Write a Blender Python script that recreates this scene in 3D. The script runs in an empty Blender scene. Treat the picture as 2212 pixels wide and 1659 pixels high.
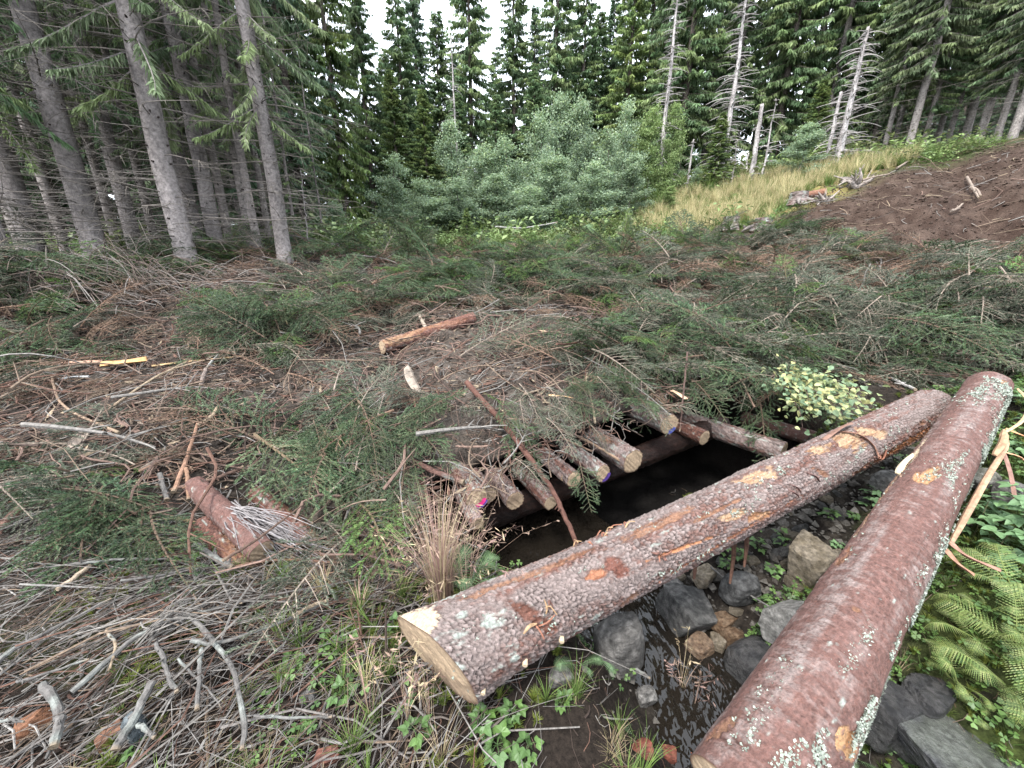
import bpy, math, random
import numpy as np
from mathutils import Vector, Matrix, Euler

# ------------------------------------------------------------------ scene, camera, light
scene = bpy.context.scene
C = scene.collection
PITCH = math.radians(17.2)
EYE = 1.5
cam_d = bpy.data.cameras.new("camera")
cam = bpy.data.objects.new("camera", cam_d)
C.objects.link(cam)
cam.location = (0, 0, EYE)
cam.rotation_euler = (math.radians(90) - PITCH, 0, 0)
cam_d.sensor_width = 36.0
cam_d.lens = 36.0 * 830 / 2212
cam_d.clip_start = 0.02
cam_d.clip_end = 600
scene.camera = cam

SUN_EL, SUN_AZ = math.radians(60), math.radians(215)
world = bpy.data.worlds.new("World")
scene.world = world
world.use_nodes = True
wn = world.node_tree.nodes
wl = world.node_tree.links
wn.clear()
w_out = wn.new("ShaderNodeOutputWorld")
w_bg = wn.new("ShaderNodeBackground")
w_sky = wn.new("ShaderNodeTexSky")
w_sky.sky_type = 'NISHITA'
w_sky.sun_disc = False
w_sky.sun_elevation = SUN_EL
w_sky.sun_rotation = SUN_AZ
w_sky.air_density = 1.0
w_sky.dust_density = 4.0
w_sky.ozone_density = 1.0
w_mix = wn.new("ShaderNodeMix")
w_mix.data_type = 'RGBA'
w_mix.inputs[0].default_value = 0.80
w_mix.inputs[7].default_value = (9.6, 10.3, 11.2, 1)      # even cloud layer
wl.new(w_sky.outputs[0], w_mix.inputs[6])
wl.new(w_mix.outputs[2], w_bg.inputs[0])
w_bg.inputs[1].default_value = 0.085
wl.new(w_bg.outputs[0], w_out.inputs[0])

sun_d = bpy.data.lights.new("sun", 'SUN')
sun_d.energy = 1.5
sun_d.angle = math.radians(13)
sun_d.color = (1.0, 0.97, 0.92)
sun = bpy.data.objects.new("sun", sun_d)
C.objects.link(sun)
sun.rotation_euler = (math.radians(90) - SUN_EL, 0, math.radians(180) - SUN_AZ + math.radians(0))
scene.view_settings.view_transform = 'Standard'
scene.view_settings.look = 'None'
scene.view_settings.gamma = 1
scene.view_settings.use_curve_mapping = False
scene.view_settings.exposure = 2.5
scene.render.engine = 'CYCLES'
scene.cycles.max_bounces = 5
scene.cycles.diffuse_bounces = 2
scene.cycles.glossy_bounces = 2
scene.cycles.transmission_bounces = 3

rng = np.random.default_rng(7)
ORD = ['first', 'second', 'third', 'fourth', 'fifth', 'sixth', 'seventh', 'eighth', 'ninth', 'tenth', 'eleventh', 'twelfth', 'thirteenth', 'fourteenth', 'fifteenth', 'sixteenth', 'seventeenth', 'eighteenth', 'nineteenth', 'twentieth', 'twenty-first', 'twenty-second', 'twenty-third', 'twenty-fourth', 'twenty-fifth', 'twenty-sixth', 'twenty-seventh', 'twenty-eighth', 'twenty-ninth', 'thirtieth']
random.seed(7)

# ------------------------------------------------------------------ numeric helpers
def hash01(ix, iy, iz, seed):
    h = (ix.astype(np.int64) * 374761393 + iy.astype(np.int64) * 668265263 +
         iz.astype(np.int64) * 2147483647 + seed * 974634777) & 0xFFFFFFFF
    h = ((h ^ (h >> 13)) * 1274126177) & 0xFFFFFFFF
    h = ((h ^ (h >> 16)) * 2246822519) & 0xFFFFFFFF
    h = h ^ (h >> 15)
    return (h & 0xFFFFFF) / float(0xFFFFFF)

def vnoise(x, y, z=None, seed=0):
    x = np.asarray(x, float); y = np.asarray(y, float)
    z = np.zeros_like(x) if z is None else np.asarray(z, float)
    xi, yi, zi = np.floor(x), np.floor(y), np.floor(z)
    fx, fy, fz = x - xi, y - yi, z - zi
    fx = fx * fx * (3 - 2 * fx); fy = fy * fy * (3 - 2 * fy); fz = fz * fz * (3 - 2 * fz)
    r = 0
    for dx in (0, 1):
        for dy in (0, 1):
            for dz in (0, 1):
                w = (fx if dx else 1 - fx) * (fy if dy else 1 - fy) * (fz if dz else 1 - fz)
                r = r + w * hash01(xi + dx, yi + dy, zi + dz, seed)
    return r * 2 - 1

def fbm(x, y, z=None, seed=0, oct=4):
    a, r, f = 0.5, 0, 1.0
    for i in range(oct):
        r = r + a * vnoise(np.asarray(x) * f, np.asarray(y) * f, None if z is None else np.asarray(z) * f, seed + i * 17)
        a *= 0.5; f *= 2.03
    return r

def sstep(a, b, x):
    t = np.clip((x - a) / (b - a), 0, 1)
    return t * t * (3 - 2 * t)

def cells(u, v, pu, seed):
    """cellular noise; u repeats with integer period pu. Returns F1, F2, random per cell"""
    iu, iv = np.floor(u), np.floor(v)
    lv = np.zeros(u.shape); f1 = np.full(u.shape, 9.0); f2 = np.full(u.shape, 9.0); cid = np.zeros(u.shape)
    for du in (-1, 0, 1):
        for dv in (-1, 0, 1):
            cu, cv = iu + du, iv + dv
            cw = np.mod(cu, pu)
            px = cu + 0.1 + 0.8 * hash01(cw, cv, cw * 0, seed)
            py = cv + 0.1 + 0.8 * hash01(cw, cv, cw * 0 + 1, seed)
            d = np.hypot(px - u, py - v)
            idn = hash01(cw, cv, cw * 0 + 2, seed)
            nearer = d < f1
            f2 = np.where(nearer, f1, np.minimum(f2, d))
            cid = np.where(nearer, idn, cid); lv = np.where(nearer, v - py, lv)
            f1 = np.where(nearer, d, f1)
    return f1, f2, cid, lv

def mixc(a, b, t):
    t = np.asarray(t)[..., None]
    return np.asarray(a) * (1 - t) + np.asarray(b) * t

def unit(v):
    v = np.asarray(v, float)
    return v / np.maximum(np.linalg.norm(v, axis=-1, keepdims=True), 1e-9)

# photograph bearings: a sight line through a point of the 2212 x 1659 picture
FP, CX, CY = 830.0, 1106.0, 829.5
cp_, sp_ = math.cos(PITCH), math.sin(PITCH)
def bearing(px, py):
    u = (np.asarray(px, float) - CX) / FP
    w = (CY - np.asarray(py, float)) / FP
    return np.stack([u, cp_ + w * sp_, -sp_ + w * cp_], -1)
def at(px, py, Y):
    d = bearing(px, py)
    return d / d[..., 1:2] * np.asarray(Y, float)[..., None] + np.array([0, 0, EYE])

# ------------------------------------------------------------------ terrain
CPS = [(-1.5,.7,-1.45),(-.5,.7,-1.53),(.3,.7,-1.57),(-.3,1.1,-1.50),(-1.2,1.3,-1.38),(-2.5,1.3,-1.28),(-3.2,.3,-1.35),
 (.6,0,-1.55),(-.8,-.3,-1.55),(-.2,1.5,-1.45),(-.9,1.8,-1.46),(-1.25,1.7,-1.50),(-1.5,2.02,-1.47),(-1.0,1.58,-1.49),
 (-2,2.2,-1.18),(-3.5,2.2,-1.1),(-.5,2.4,-1.14),(.5,2.8,-1.06),(1.1,3.1,-1.0),(1.7,3.4,-.98),
 (-3,3,-1.0),(-1,3,-1.01),(-5,3,-.95),(-4.5,4.5,-.62),(-2,4.5,-.66),(0,4.5,-.68),(1.2,4.5,-.66),
 (-6,5.2,-.22),(-3.5,6,-.10),(-5.5,7,.02),(0,8,.05),(-2,7.5,0),(2,8,.1),(4,9,.33),
 (0,14,1.1),(-4,13,.85),(-8,12,.5),(2.8,13,1.25),(6.5,12,1.69),(6.9,14,2.45),(9,12,2.34),(10.5,11,2.5),(11,9.5,2.43),
 (7.7,7,.91),(6.6,8,.89),(5.4,5.2,-.15),(4.1,6,-.18),(6.9,5.5,.08),(2.1,4.5,-.64),(3.36,4,-.68),(4.95,4,-.4),
 (3.1,3.1,-.98),(3.98,3.1,-.8),(2.5,3.0,-1.02),(2.44,1.7,-1.1),(3.26,2.3,-.84),(2.75,2.25,-.83),(1.75,1,-1.25),(2.16,1.35,-1.18),(1.5,.6,-1.4),(2.6,.6,-1.15),(4.5,1.2,-.8),
 (-10,3,-.6),(-10,8,0),(-14,16,.6),(0,24,1.6),(-10,24,1.2),(10,22,3.6),(16,16,4.2),(16,8,3.4),(12,4,1.4),
 (0,50,2.5),(-40,50,2),(40,50,9),(-40,10,.3),(40,5,8),(0,120,5),(-110,120,3),(110,120,14),(-110,0,-1),(110,0,16),(-60,-60,-3),(60,-60,4),(0,-40,-2.5),(0,-8,-1.7),(6,-6,-.6),(-6,-6,-1.5)]
CPS = np.array(CPS)
def _phi(r2):
    return 0.5 * r2 * np.log(np.maximum(r2, 1e-9))
_n = len(CPS)
_A = np.zeros((_n + 3, _n + 3))
_d2 = ((CPS[:, None, :2] - CPS[None, :, :2]) ** 2).sum(-1)
_A[:_n, :_n] = _phi(_d2) + np.eye(_n) * 0.02
_A[:_n, _n] = 1; _A[:_n, _n + 1:] = CPS[:, :2]
_A[_n, :_n] = 1; _A[_n + 1:, :_n] = CPS[:, :2].T
_W = np.linalg.solve(_A, np.concatenate([CPS[:, 2], [0, 0, 0]]))
def base_h(x, y):
    x = np.asarray(x, float); y = np.asarray(y, float)
    r = _W[_n] + _W[_n + 1] * x + _W[_n + 2] * y
    for i in range(_n):
        r = r + _W[i] * _phi((x - CPS[i, 0]) ** 2 + (y - CPS[i, 1]) ** 2)
    return r + EYE

DL0, DL1 = np.array([-.18, 2.0]), np.array([1.75, 2.95])      # front edge of the log bridge
DLa = (DL1 - DL0) / np.linalg.norm(DL1 - DL0)
DLn = np.array([-DLa[1], DLa[0]])
def deck_st(x, y):
    rx, ry = x - DL0[0], y - DL0[1]
    return rx * DLa[0] + ry * DLa[1], rx * DLn[0] + ry * DLn[1]

def top(x, y):
    """upper surface: banks, brash mound and the bridge deck"""
    h = base_h(x, y)
    near = np.exp(-((y - 4.5) / 3.2) ** 2)
    h = h + .17 * fbm(x * 1.3, y * 1.3, seed=3, oct=3) * (0.2 + near) * sstep(1.6, 2.6, y) + .03 * fbm(x * 6, y * 6, seed=5, oct=3)
    # wheel-torn ridge of the dirt track
    tr = np.exp(-((x - 7.2 - .35 * (y - 7)) / 2.2) ** 2) * sstep(4.2, 5.5, y)
    dd = ((x - 5.6) * 4.4 - (y - 4.6) * 3.5) / 5.62; tread = .03 * np.sin(((x - 5.6) * 3.5 + (y - 4.6) * 4.4) / 5.62 * 16)
    h = h + tr * (.10 - (.26 + tread) * np.exp(-((dd - .25) / .38) ** 2) - (.26 + tread) * np.exp(-((dd - 2.0) / .40) ** 2) + .13 * fbm(x * 3, y * 3, seed=9, oct=4))
    return h

def seg_dist(x, y, path):
    best = np.full(np.shape(x), 99.0); z = np.zeros(np.shape(x))
    for (a, b) in zip(path[:-1], path[1:]):
        a = np.array(a, float); b = np.array(b, float)
        d = b[:2] - a[:2]; t = np.clip(((x - a[0]) * d[0] + (y - a[1]) * d[1]) / (d @ d), 0, 1)
        dist = np.hypot(x - a[0] - t * d[0], y - a[1] - t * d[1])
        zz = a[2] + t * (b[2] - a[2])
        z = np.where(dist < best, zz, z); best = np.minimum(best, dist)
    return best, z
BROOK = [(.0,2.85,-1.90),(.15,2.6,-1.92),(.45,1.95,-1.90),(.78,1.40,-1.90),(1.0,1.0,-1.93),(1.22,.5,-1.99),(1.6,-.6,-2.15)]
SIDE = [(.8,1.5,-1.76),(1.6,1.85,-1.64),(2.2,2.25,-1.52),(2.75,2.55,-1.25)]
HOLLOW = [(-.05,2.5,-1.98),(.5,2.75,-2.02),(1.55,3.25,-1.92)]
def ground(x, y):
    h = top(x, y)
    out = h
    for path, hw, sl in ((BROOK, .24, 1.15), (SIDE, .26, 1.1), (HOLLOW, .62, 1.6)):
        d, z = seg_dist(x, y, path)
        d = d + .10 * fbm(x * 4, y * 4, seed=21, oct=3)
        zc = z + EYE + np.maximum(d - hw, 0) * sl + .05 * fbm(x * 7, y * 7, seed=23, oct=3)
        k = .08
        m = np.clip(.5 + .5 * (out - zc) / k, 0, 1)
        out = out * (1 - m) + zc * m - k * m * (1 - m)
    return out
def hit(px, py, f=None, lift=0.0):
    """point where a sight line meets the terrain"""
    f = f or top
    d = bearing(px, py); t = np.geomspace(.6, 60, 700)
    P = d[None] * t[:, None] + np.array([0, 0, EYE])
    below = P[:, 2] < f(P[:, 0], P[:, 1])
    i = int(np.argmax(below)) if below.any() else 699
    p = P[i].copy(); p[2] = float(f(p[0], p[1])) + lift
    return p

# ------------------------------------------------------------------ mesh helpers
class MB:
    """collects vertex, face and colour arrays for one mesh"""
    def __init__(s): s.V = []; s.F = []; s.K = []; s.n = 0; s.M = []
    def add(s, V, F, col=(.5, .5, .5), mi=0):
        V = np.asarray(V, float).reshape(-1, 3)
        col = np.asarray(col, float)
        if col.ndim == 1: col = np.tile(col, (len(V), 1))
        s.V.append(V); s.K.append(col.reshape(-1, 3))
        Fs = F if isinstance(F, list) else [F]
        for f in Fs:
            f = np.asarray(f, np.int64)
            if len(f):
                s.F.append(f + s.n); s.M.append(np.full(len(f), mi))
        s.n += len(V)
    def mesh(s, name, mats, smooth=False, origin=(0, 0, 0)):
        V = np.concatenate(s.V) - np.asarray(origin, float); K = np.concatenate(s.K)
        me = bpy.data.meshes.new(name)
        sizes = np.concatenate([np.full(len(f), f.shape[1]) for f in s.F])
        loops = np.concatenate([f.ravel() for f in s.F])
        starts = np.concatenate([[0], np.cumsum(sizes)[:-1]])
        me.vertices.add(len(V)); me.vertices.foreach_set("co", V.ravel().astype(np.float32))
        me.loops.add(len(loops)); me.loops.foreach_set("vertex_index", loops.astype(np.int32))
        me.polygons.add(len(sizes))
        me.polygons.foreach_set("loop_start", starts.astype(np.int32))
        me.polygons.foreach_set("loop_total", sizes.astype(np.int32))
        ms = mats if isinstance(mats, (list, tuple)) else [mats]
        for m in ms: me.materials.append(m)
        me.polygons.foreach_set("material_index", np.concatenate(s.M).astype(np.int32))
        me.polygons.foreach_set("use_smooth", np.full(len(sizes), smooth, bool))
        a = me.color_attributes.new("Col", 'FLOAT_COLOR', 'POINT')
        a.data.foreach_set("color", np.concatenate([K, np.ones((len(K), 1))], 1).ravel().astype(np.float32))
        me.update(calc_edges=True)
        me.validate()
        return me
def link(name, me, parent=None, loc=(0, 0, 0), rot=(0, 0, 0), scl=1.0):
    o = bpy.data.objects.new(name, me); C.objects.link(o)
    o.location = loc; o.rotation_euler = rot
    o.scale = (scl, scl, scl) if np.isscalar(scl) else scl
    if parent: o.parent = parent
    return o
def tag(o, label=None, cat=None, group=None, kind=None):
    if label: o["label"] = label
    if cat: o["category"] = cat
    if group: o["group"] = group
    if kind: o["kind"] = kind
    return o
def copy_thing(src, loc, rot=(0, 0, 0), scl=1.0):
    r = src.copy(); C.objects.link(r)
    r.location = loc; r.rotation_euler = rot
    r.scale = (scl, scl, scl) if np.isscalar(scl) else scl
    for ch in src.children:
        c = ch.copy(); C.objects.link(c); c.parent = r
    return r

def tubes(P, R, sides=5, cap=True):
    """P (N,K,3) centre lines, R (N,K) radii -> vertices, faces"""
    P = np.asarray(P, float); R = np.asarray(R, float)
    if P.ndim == 2: P = P[None]; R = R[None]
    N, K, _ = P.shape
    T = np.gradient(P, axis=1); T = unit(T)
    ref = np.where(np.abs(T[:, :1, 2:3]) > .8, np.array([1., 0, 0]), np.array([0, 0, 1.]))
    ref = np.broadcast_to(ref, T.shape)
    A = unit(np.cross(T, ref)); B = np.cross(T, A)
    th = np.linspace(0, 2 * np.pi, sides, endpoint=False)
    V = P[:, :, None] + R[:, :, None, None] * (np.cos(th)[None, None, :, None] * A[:, :, None] + np.sin(th)[None, None, :, None] * B[:, :, None])
    idx = np.arange(N * K * sides).reshape(N, K, sides)
    nx = np.roll(idx, -1, axis=2)
    F = [np.stack([idx[:, :-1], nx[:, :-1], nx[:, 1:], idx[:, 1:]], -1).reshape(-1, 4)]
    if cap:
        F += [idx[:, 0, ::-1].reshape(N, sides), idx[:, -1].reshape(N, sides)]
    return V.reshape(-1, 3), F
def spline(pts, K):
    """smooth line of K points through pts (Catmull-Rom)"""
    pts = np.asarray(pts, float)
    if len(pts) == 2: return pts[0] + (pts[1] - pts[0]) * np.linspace(0, 1, K)[:, None]
    q = np.concatenate([[2 * pts[0] - pts[1]], pts, [2 * pts[-1] - pts[-2]]])
    out = []
    for t in np.linspace(0, len(pts) - 1 - 1e-6, K):
        i = int(t); f = t - i; a, b, c, d = q[i:i + 4]
        out.append(.5 * (2 * b + (c - a) * f + (2 * a - 5 * b + 4 * c - d) * f * f + (3 * b - a - 3 * c + d) * f ** 3))
    return np.array(out)

# ------------------------------------------------------------------ materials
def material(name, rough=.8, noise_scale=20., noise_amt=.5, bump=.3, bump_scale=40., transl=0., spec=.3, objvar=0., stretch=None, coat=0., gain=1.):
    m = bpy.data.materials.new(name); m.use_nodes = True
    n, l = m.node_tree.nodes, m.node_tree.links
    b = n["Principled BSDF"]; out = n["Material Output"]
    at_ = n.new("ShaderNodeAttribute"); at_.attribute_name = "Col"
    col = at_.outputs["Color"]
    tc = n.new("ShaderNodeTexCoord"); co = tc.outputs["Object"]
    if stretch:
        mp = n.new("ShaderNodeMapping"); mp.inputs["Scale"].default_value = stretch
        l.new(co, mp.inputs["Vector"]); co = mp.outputs["Vector"]
    if noise_amt:
        nz = n.new("ShaderNodeTexNoise"); nz.inputs["Scale"].default_value = noise_scale
        nz.inputs["Detail"].default_value = 6; nz.inputs["Roughness"].default_value = .65
        l.new(co, nz.inputs["Vector"])
        mr = n.new("ShaderNodeMapRange"); mr.inputs[1].default_value = .3; mr.inputs[2].default_value = .7
        mr.inputs[3].default_value = 1 - noise_amt; mr.inputs[4].default_value = 1 + noise_amt
        l.new(nz.outputs["Fac"], mr.inputs[0])
        mx = n.new("ShaderNodeMix"); mx.data_type = 'RGBA'; mx.blend_type = 'MULTIPLY'; mx.inputs[0].default_value = 1
        l.new(col, mx.inputs[6]); l.new(mr.outputs[0], mx.inputs[7]); col = mx.outputs[2]
    if objvar:
        oi = n.new("ShaderNodeObjectInfo")
        mr2 = n.new("ShaderNodeMapRange"); mr2.inputs[3].default_value = 1 - objvar; mr2.inputs[4].default_value = 1 + objvar
        l.new(oi.outputs["Random"], mr2.inputs[0])
        mx2 = n.new("ShaderNodeMix"); mx2.data_type = 'RGBA'; mx2.blend_type = 'MULTIPLY'; mx2.inputs[0].default_value = 1
        l.new(col, mx2.inputs[6]); l.new(mr2.outputs[0], mx2.inputs[7]); col = mx2.outputs[2]
    if gain != 1.:
        mg = n.new("ShaderNodeMix"); mg.data_type = 'RGBA'; mg.blend_type = 'MULTIPLY'; mg.inputs[0].default_value = 1
        l.new(col, mg.inputs[6]); mg.inputs[7].default_value = (gain, gain, gain, 1); col = mg.outputs[2]
    l.new(col, b.inputs["Base Color"])
    b.inputs["Roughness"].default_value = rough
    b.inputs["Specular IOR Level"].default_value = spec
    if coat: b.inputs["Coat Weight"].default_value = coat; b.inputs["Coat Roughness"].default_value = .2
    if bump:
        nb = n.new("ShaderNodeTexNoise"); nb.inputs["Scale"].default_value = bump_scale
        nb.inputs["Detail"].default_value = 8; nb.inputs["Roughness"].default_value = .7
        l.new(co, nb.inputs["Vector"])
        bp = n.new("ShaderNodeBump"); bp.inputs["Strength"].default_value = bump; bp.inputs["Distance"].default_value = .02
        l.new(nb.outputs["Fac"], bp.inputs["Height"]); l.new(bp.outputs["Normal"], b.inputs["Normal"])
    if transl:
        tr = n.new("ShaderNodeBsdfTranslucent"); l.new(col, tr.inputs["Color"])
        ms = n.new("ShaderNodeMixShader"); ms.inputs[0].default_value = transl
        l.new(b.outputs[0], ms.inputs[1]); l.new(tr.outputs[0], ms.inputs[2]); l.new(ms.outputs[0], out.inputs["Surface"])
    return m
M_ground = material("forest_soil", .95, 60, .6, 1., 45, spec=.1, gain=.62)
M_bark = material("log_bark", .75, 90, .4, .7, 120, spec=.25, gain=.86)
M_wood = material("cut_wood", .7, 60, .3, .3, 90, spec=.2, gain=1.0)
M_stick = material("dead_wood", .85, 60, .45, .4, 80, spec=.15, gain=.66)
M_trunk = material("trunk_bark", .9, 22, .5, 1., 30, spec=.1, gain=.95)
M_needle = material("spruce_needles", .55, 0, 0, 0, transl=.12, spec=.3, objvar=.25, gain=.85)
M_crown = material("spruce_foliage", .6, 0, 0, 0, transl=.35, spec=.3, objvar=.15, gain=1.12)
M_leaf = material("leaf", .5, 30, .18, 0, transl=.35, spec=.4, objvar=.1)
M_grass = material("grass_blades", .6, 0, 0, 0, transl=.3, spec=.25, objvar=.15)
M_stone = material("stone", .9, 38, .55, 1., 55, spec=.15, gain=.62)
M_wet = material("wet_stone", .25, 38, .6, 1., 45, spec=.45, gain=.7)
M_moss = material("moss", .95, 60, .5, .8, 120, transl=.1, spec=.1)
M_paint = material("forestry_paint", .6, 50, .3, .1, 60)
M_lichen = material("lichen", .9, 120, .3, .4, 150, spec=.1)

# ------------------------------------------------------------------ the ground (one sheet)
def axis(lo, hi, step, far_lo, far_hi, g):
    a = list(np.arange(lo, hi + 1e-6, step)); s = step
    while a[-1] < far_hi: s *= g; a.append(a[-1] + s)
    s = step; b = [lo]
    while b[-1] > far_lo: s *= g; b.append(b[-1] - s)
    return np.array(b[:0:-1] + a)
gx = axis(-2.6, 3.6, .022, -120, 120, 1.024)
gy = axis(.35, 3.4, .022, -30, 130, 1.021)
GX, GY = np.meshgrid(gx, gy, indexing='ij')
GZ = ground(GX, GY)

def blob(x, y, cx, cy, rx, ry):
    return np.exp(-(((x - cx) / rx) ** 2 + ((y - cy) / ry) ** 2))
def zones(x, y):
    """what covers the ground at a place: weights 0..1"""
    n = fbm(x * 1.2, y * 1.2, seed=31, oct=4); n2 = fbm(x * 5, y * 5, seed=33, oct=3)
    road = sstep(.25, .7, blob(x, y, 8.3, 7.0, 2.6, 2.6) * 1.5 + blob(x, y, 10.5, 8.0, 3.4, 2.2) + .25 * n)
    hill = sstep(.35, .75, blob(x, y, 6.6, 11.6, 3.2, 2.2) * 1.3 + .4 * n)
    back = sstep(8.2, 9.6, y - .12 * x + n) * (1 - hill)
    near_bank = sstep(1.7, 1.3, y + .2 * n - .15 * np.minimum(x, 1)) * (x < 1.1)
    right = sstep(1.3, 1.7, x - .5 * (y - 1) + .3 * n) * sstep(3.0, 2.5, y)
    s, t = deck_st(x, y)
    return dict(road=road, hill=hill, back=back, bank=near_bank, right=right, n=n, n2=n2)
Z = zones(GX, GY)
f3 = fbm(GX * 14, GY * 14, seed=37, oct=3)
col = mixc((.036, .029, .024), (.085, .071, .060), sstep(-.3, .4, Z['n2'] + .4 * f3))
col = mixc(col, mixc((.045, .028, .021), (.085, .058, .045), sstep(-.3, .4, f3 + Z['n2'])), Z['road'])
col = mixc(col, mixc((.24, .19, .075), (.12, .15, .045), sstep(-.2, .3, Z['n2'])), Z['hill'])
col = mixc(col, mixc((.045, .065, .02), (.07, .06, .03), sstep(-.1, .4, Z['n2'])), Z['back'])
moss = sstep(.02, .28, Z['n'] + .5 * Z['n2'])
col = mixc(col, mixc((.024, .018, .014), (.05, .062, .018), moss), Z['bank'] * .9)
col = mixc(col, mixc((.022, .018, .014), (.05, .066, .018), sstep(-.15, .2, Z['n'] + .5 * Z['n2'])), Z['right'])
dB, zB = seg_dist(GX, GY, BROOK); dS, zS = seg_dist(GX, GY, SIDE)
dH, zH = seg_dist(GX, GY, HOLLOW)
wet_shade = np.maximum(sstep(1.15, .75, dH), np.maximum(sstep(.55, .2, dB + .1 * Z['n2']), sstep(.32, .10, dS + .1 * Z['n2'])))
col = mixc(col, mixc(mixc((.014, .011, .009), (.006, .005, .0045), sstep(1.3, .8, dH)), mixc((.05, .042, .034), (.009, .008, .007), sstep(1.3, .8, dH)), sstep(-.2, .4, f3)), wet_shade)  # wet mud along the channels; under the deck, shade painted in near-black
m = MB()
ny, nx_ = len(gy), len(gx)
idx = np.arange(nx_ * ny).reshape(nx_, ny)
F = np.stack([idx[:-1, :-1], idx[1:, :-1], idx[1:, 1:], idx[:-1, 1:]], -1).reshape(-1, 4)
lum = .03 * np.clip(1 - np.hypot(GX, GY - 2) / 9, 0, 1)
GZd = GZ + .018 * f3 * np.clip(1 - np.hypot(GX, GY - 2) / 9, .0, 1)
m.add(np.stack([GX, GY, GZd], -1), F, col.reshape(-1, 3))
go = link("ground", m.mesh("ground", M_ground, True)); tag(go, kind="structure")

# ------------------------------------------------------------------ the brook
M_water = bpy.data.materials.new("brook_water"); M_water.use_nodes = True
n_, l_ = M_water.node_tree.nodes, M_water.node_tree.links
b_ = n_["Principled BSDF"]
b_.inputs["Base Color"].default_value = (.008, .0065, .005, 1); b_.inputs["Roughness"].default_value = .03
b_.inputs["IOR"].default_value = 1.33; b_.inputs["Specular IOR Level"].default_value = .6
tc_ = n_.new("ShaderNodeTexCoord"); mp_ = n_.new("ShaderNodeMapping"); mp_.inputs["Scale"].default_value = (1, .45, 1)
mp_.inputs["Rotation"].default_value = (0, 0, -.5)
nz_ = n_.new("ShaderNodeTexNoise"); nz_.inputs["Scale"].default_value = 20; nz_.inputs["Detail"].default_value = 2
bp_ = n_.new("ShaderNodeBump"); bp_.inputs["Strength"].default_value = .8; bp_.inputs["Distance"].default_value = .03
l_.new(tc_.outputs["Object"], mp_.inputs[0]); l_.new(mp_.outputs[0], nz_.inputs["Vector"])
l_.new(nz_.outputs["Fac"], bp_.inputs["Height"]); l_.new(bp_.outputs["Normal"], b_.inputs["Normal"])
bp = spline([(p[0], p[1], p[2] + EYE) for p in BROOK], 160)
tang = unit(np.gradient(bp, axis=0)); side = unit(np.cross(tang, [0, 0, 1]))
wv = np.linspace(-.46, .46, 40)
WV = bp[:, None] + side[:, None] * wv[None, :, None]
WV[..., 2] += .045 + .016 * fbm(WV[..., 0] * 9, WV[..., 1] * 9, seed=41, oct=3)
m = MB(); idx = np.arange(160 * 40).reshape(160, 40)
m.add(WV, np.stack([idx[:-1, :-1], idx[:-1, 1:], idx[1:, 1:], idx[1:, :-1]], -1).reshape(-1, 4))
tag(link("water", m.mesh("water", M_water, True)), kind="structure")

# ------------------------------------------------------------------ earth and brash roof over the log bridge
gs, gt = np.linspace(-1.1, 2.9, 190), np.linspace(.30, 2.3, 100)
S_, T_ = np.meshgrid(gs, gt, indexing='ij')
BX = DL0[0] + S_ * DLa[0] + T_ * DLn[0]; BY = DL0[1] + S_ * DLa[1] + T_ * DLn[1]
T2 = T_ + .0
edge = .05 * fbm(S_ * 5, T_ * 0, seed=43, oct=3)
BX = BX + edge * DLn[0] * (T_ < .65); BY = BY + edge * DLn[1] * (T_ < .65)
up = top(BX, BY) + .012 + .02 * fbm(BX * 14, BY * 14, seed=44, oct=3)
rim = sstep(.0, .22, T_ - .30); up = up - .10 * (1 - rim)
lo = up - .05 - .08 * rim
m = MB(); n0 = S_.size; idx = np.arange(n0).reshape(S_.shape)
q = lambda I: np.stack([I[:-1, :-1], I[1:, :-1], I[1:, 1:], I[:-1, 1:]], -1).reshape(-1, 4)
bc = mixc((.052, .042, .035), (.105, .088, .074), sstep(-.3, .3, fbm(BX * 7, BY * 7, seed=45, oct=3))).reshape(-1, 3)
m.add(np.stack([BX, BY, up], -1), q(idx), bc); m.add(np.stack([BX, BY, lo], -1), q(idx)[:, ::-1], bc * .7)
rimF = np.stack([idx[1:, 0], idx[:-1, 0], idx[:-1, 0] + n0, idx[1:, 0] + n0], -1)
m.F.append(rimF); m.M.append(np.zeros(len(rimF), int))
tag(link("bridge_deck", m.mesh("bridge_deck", M_ground, True)), kind="structure")

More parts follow.
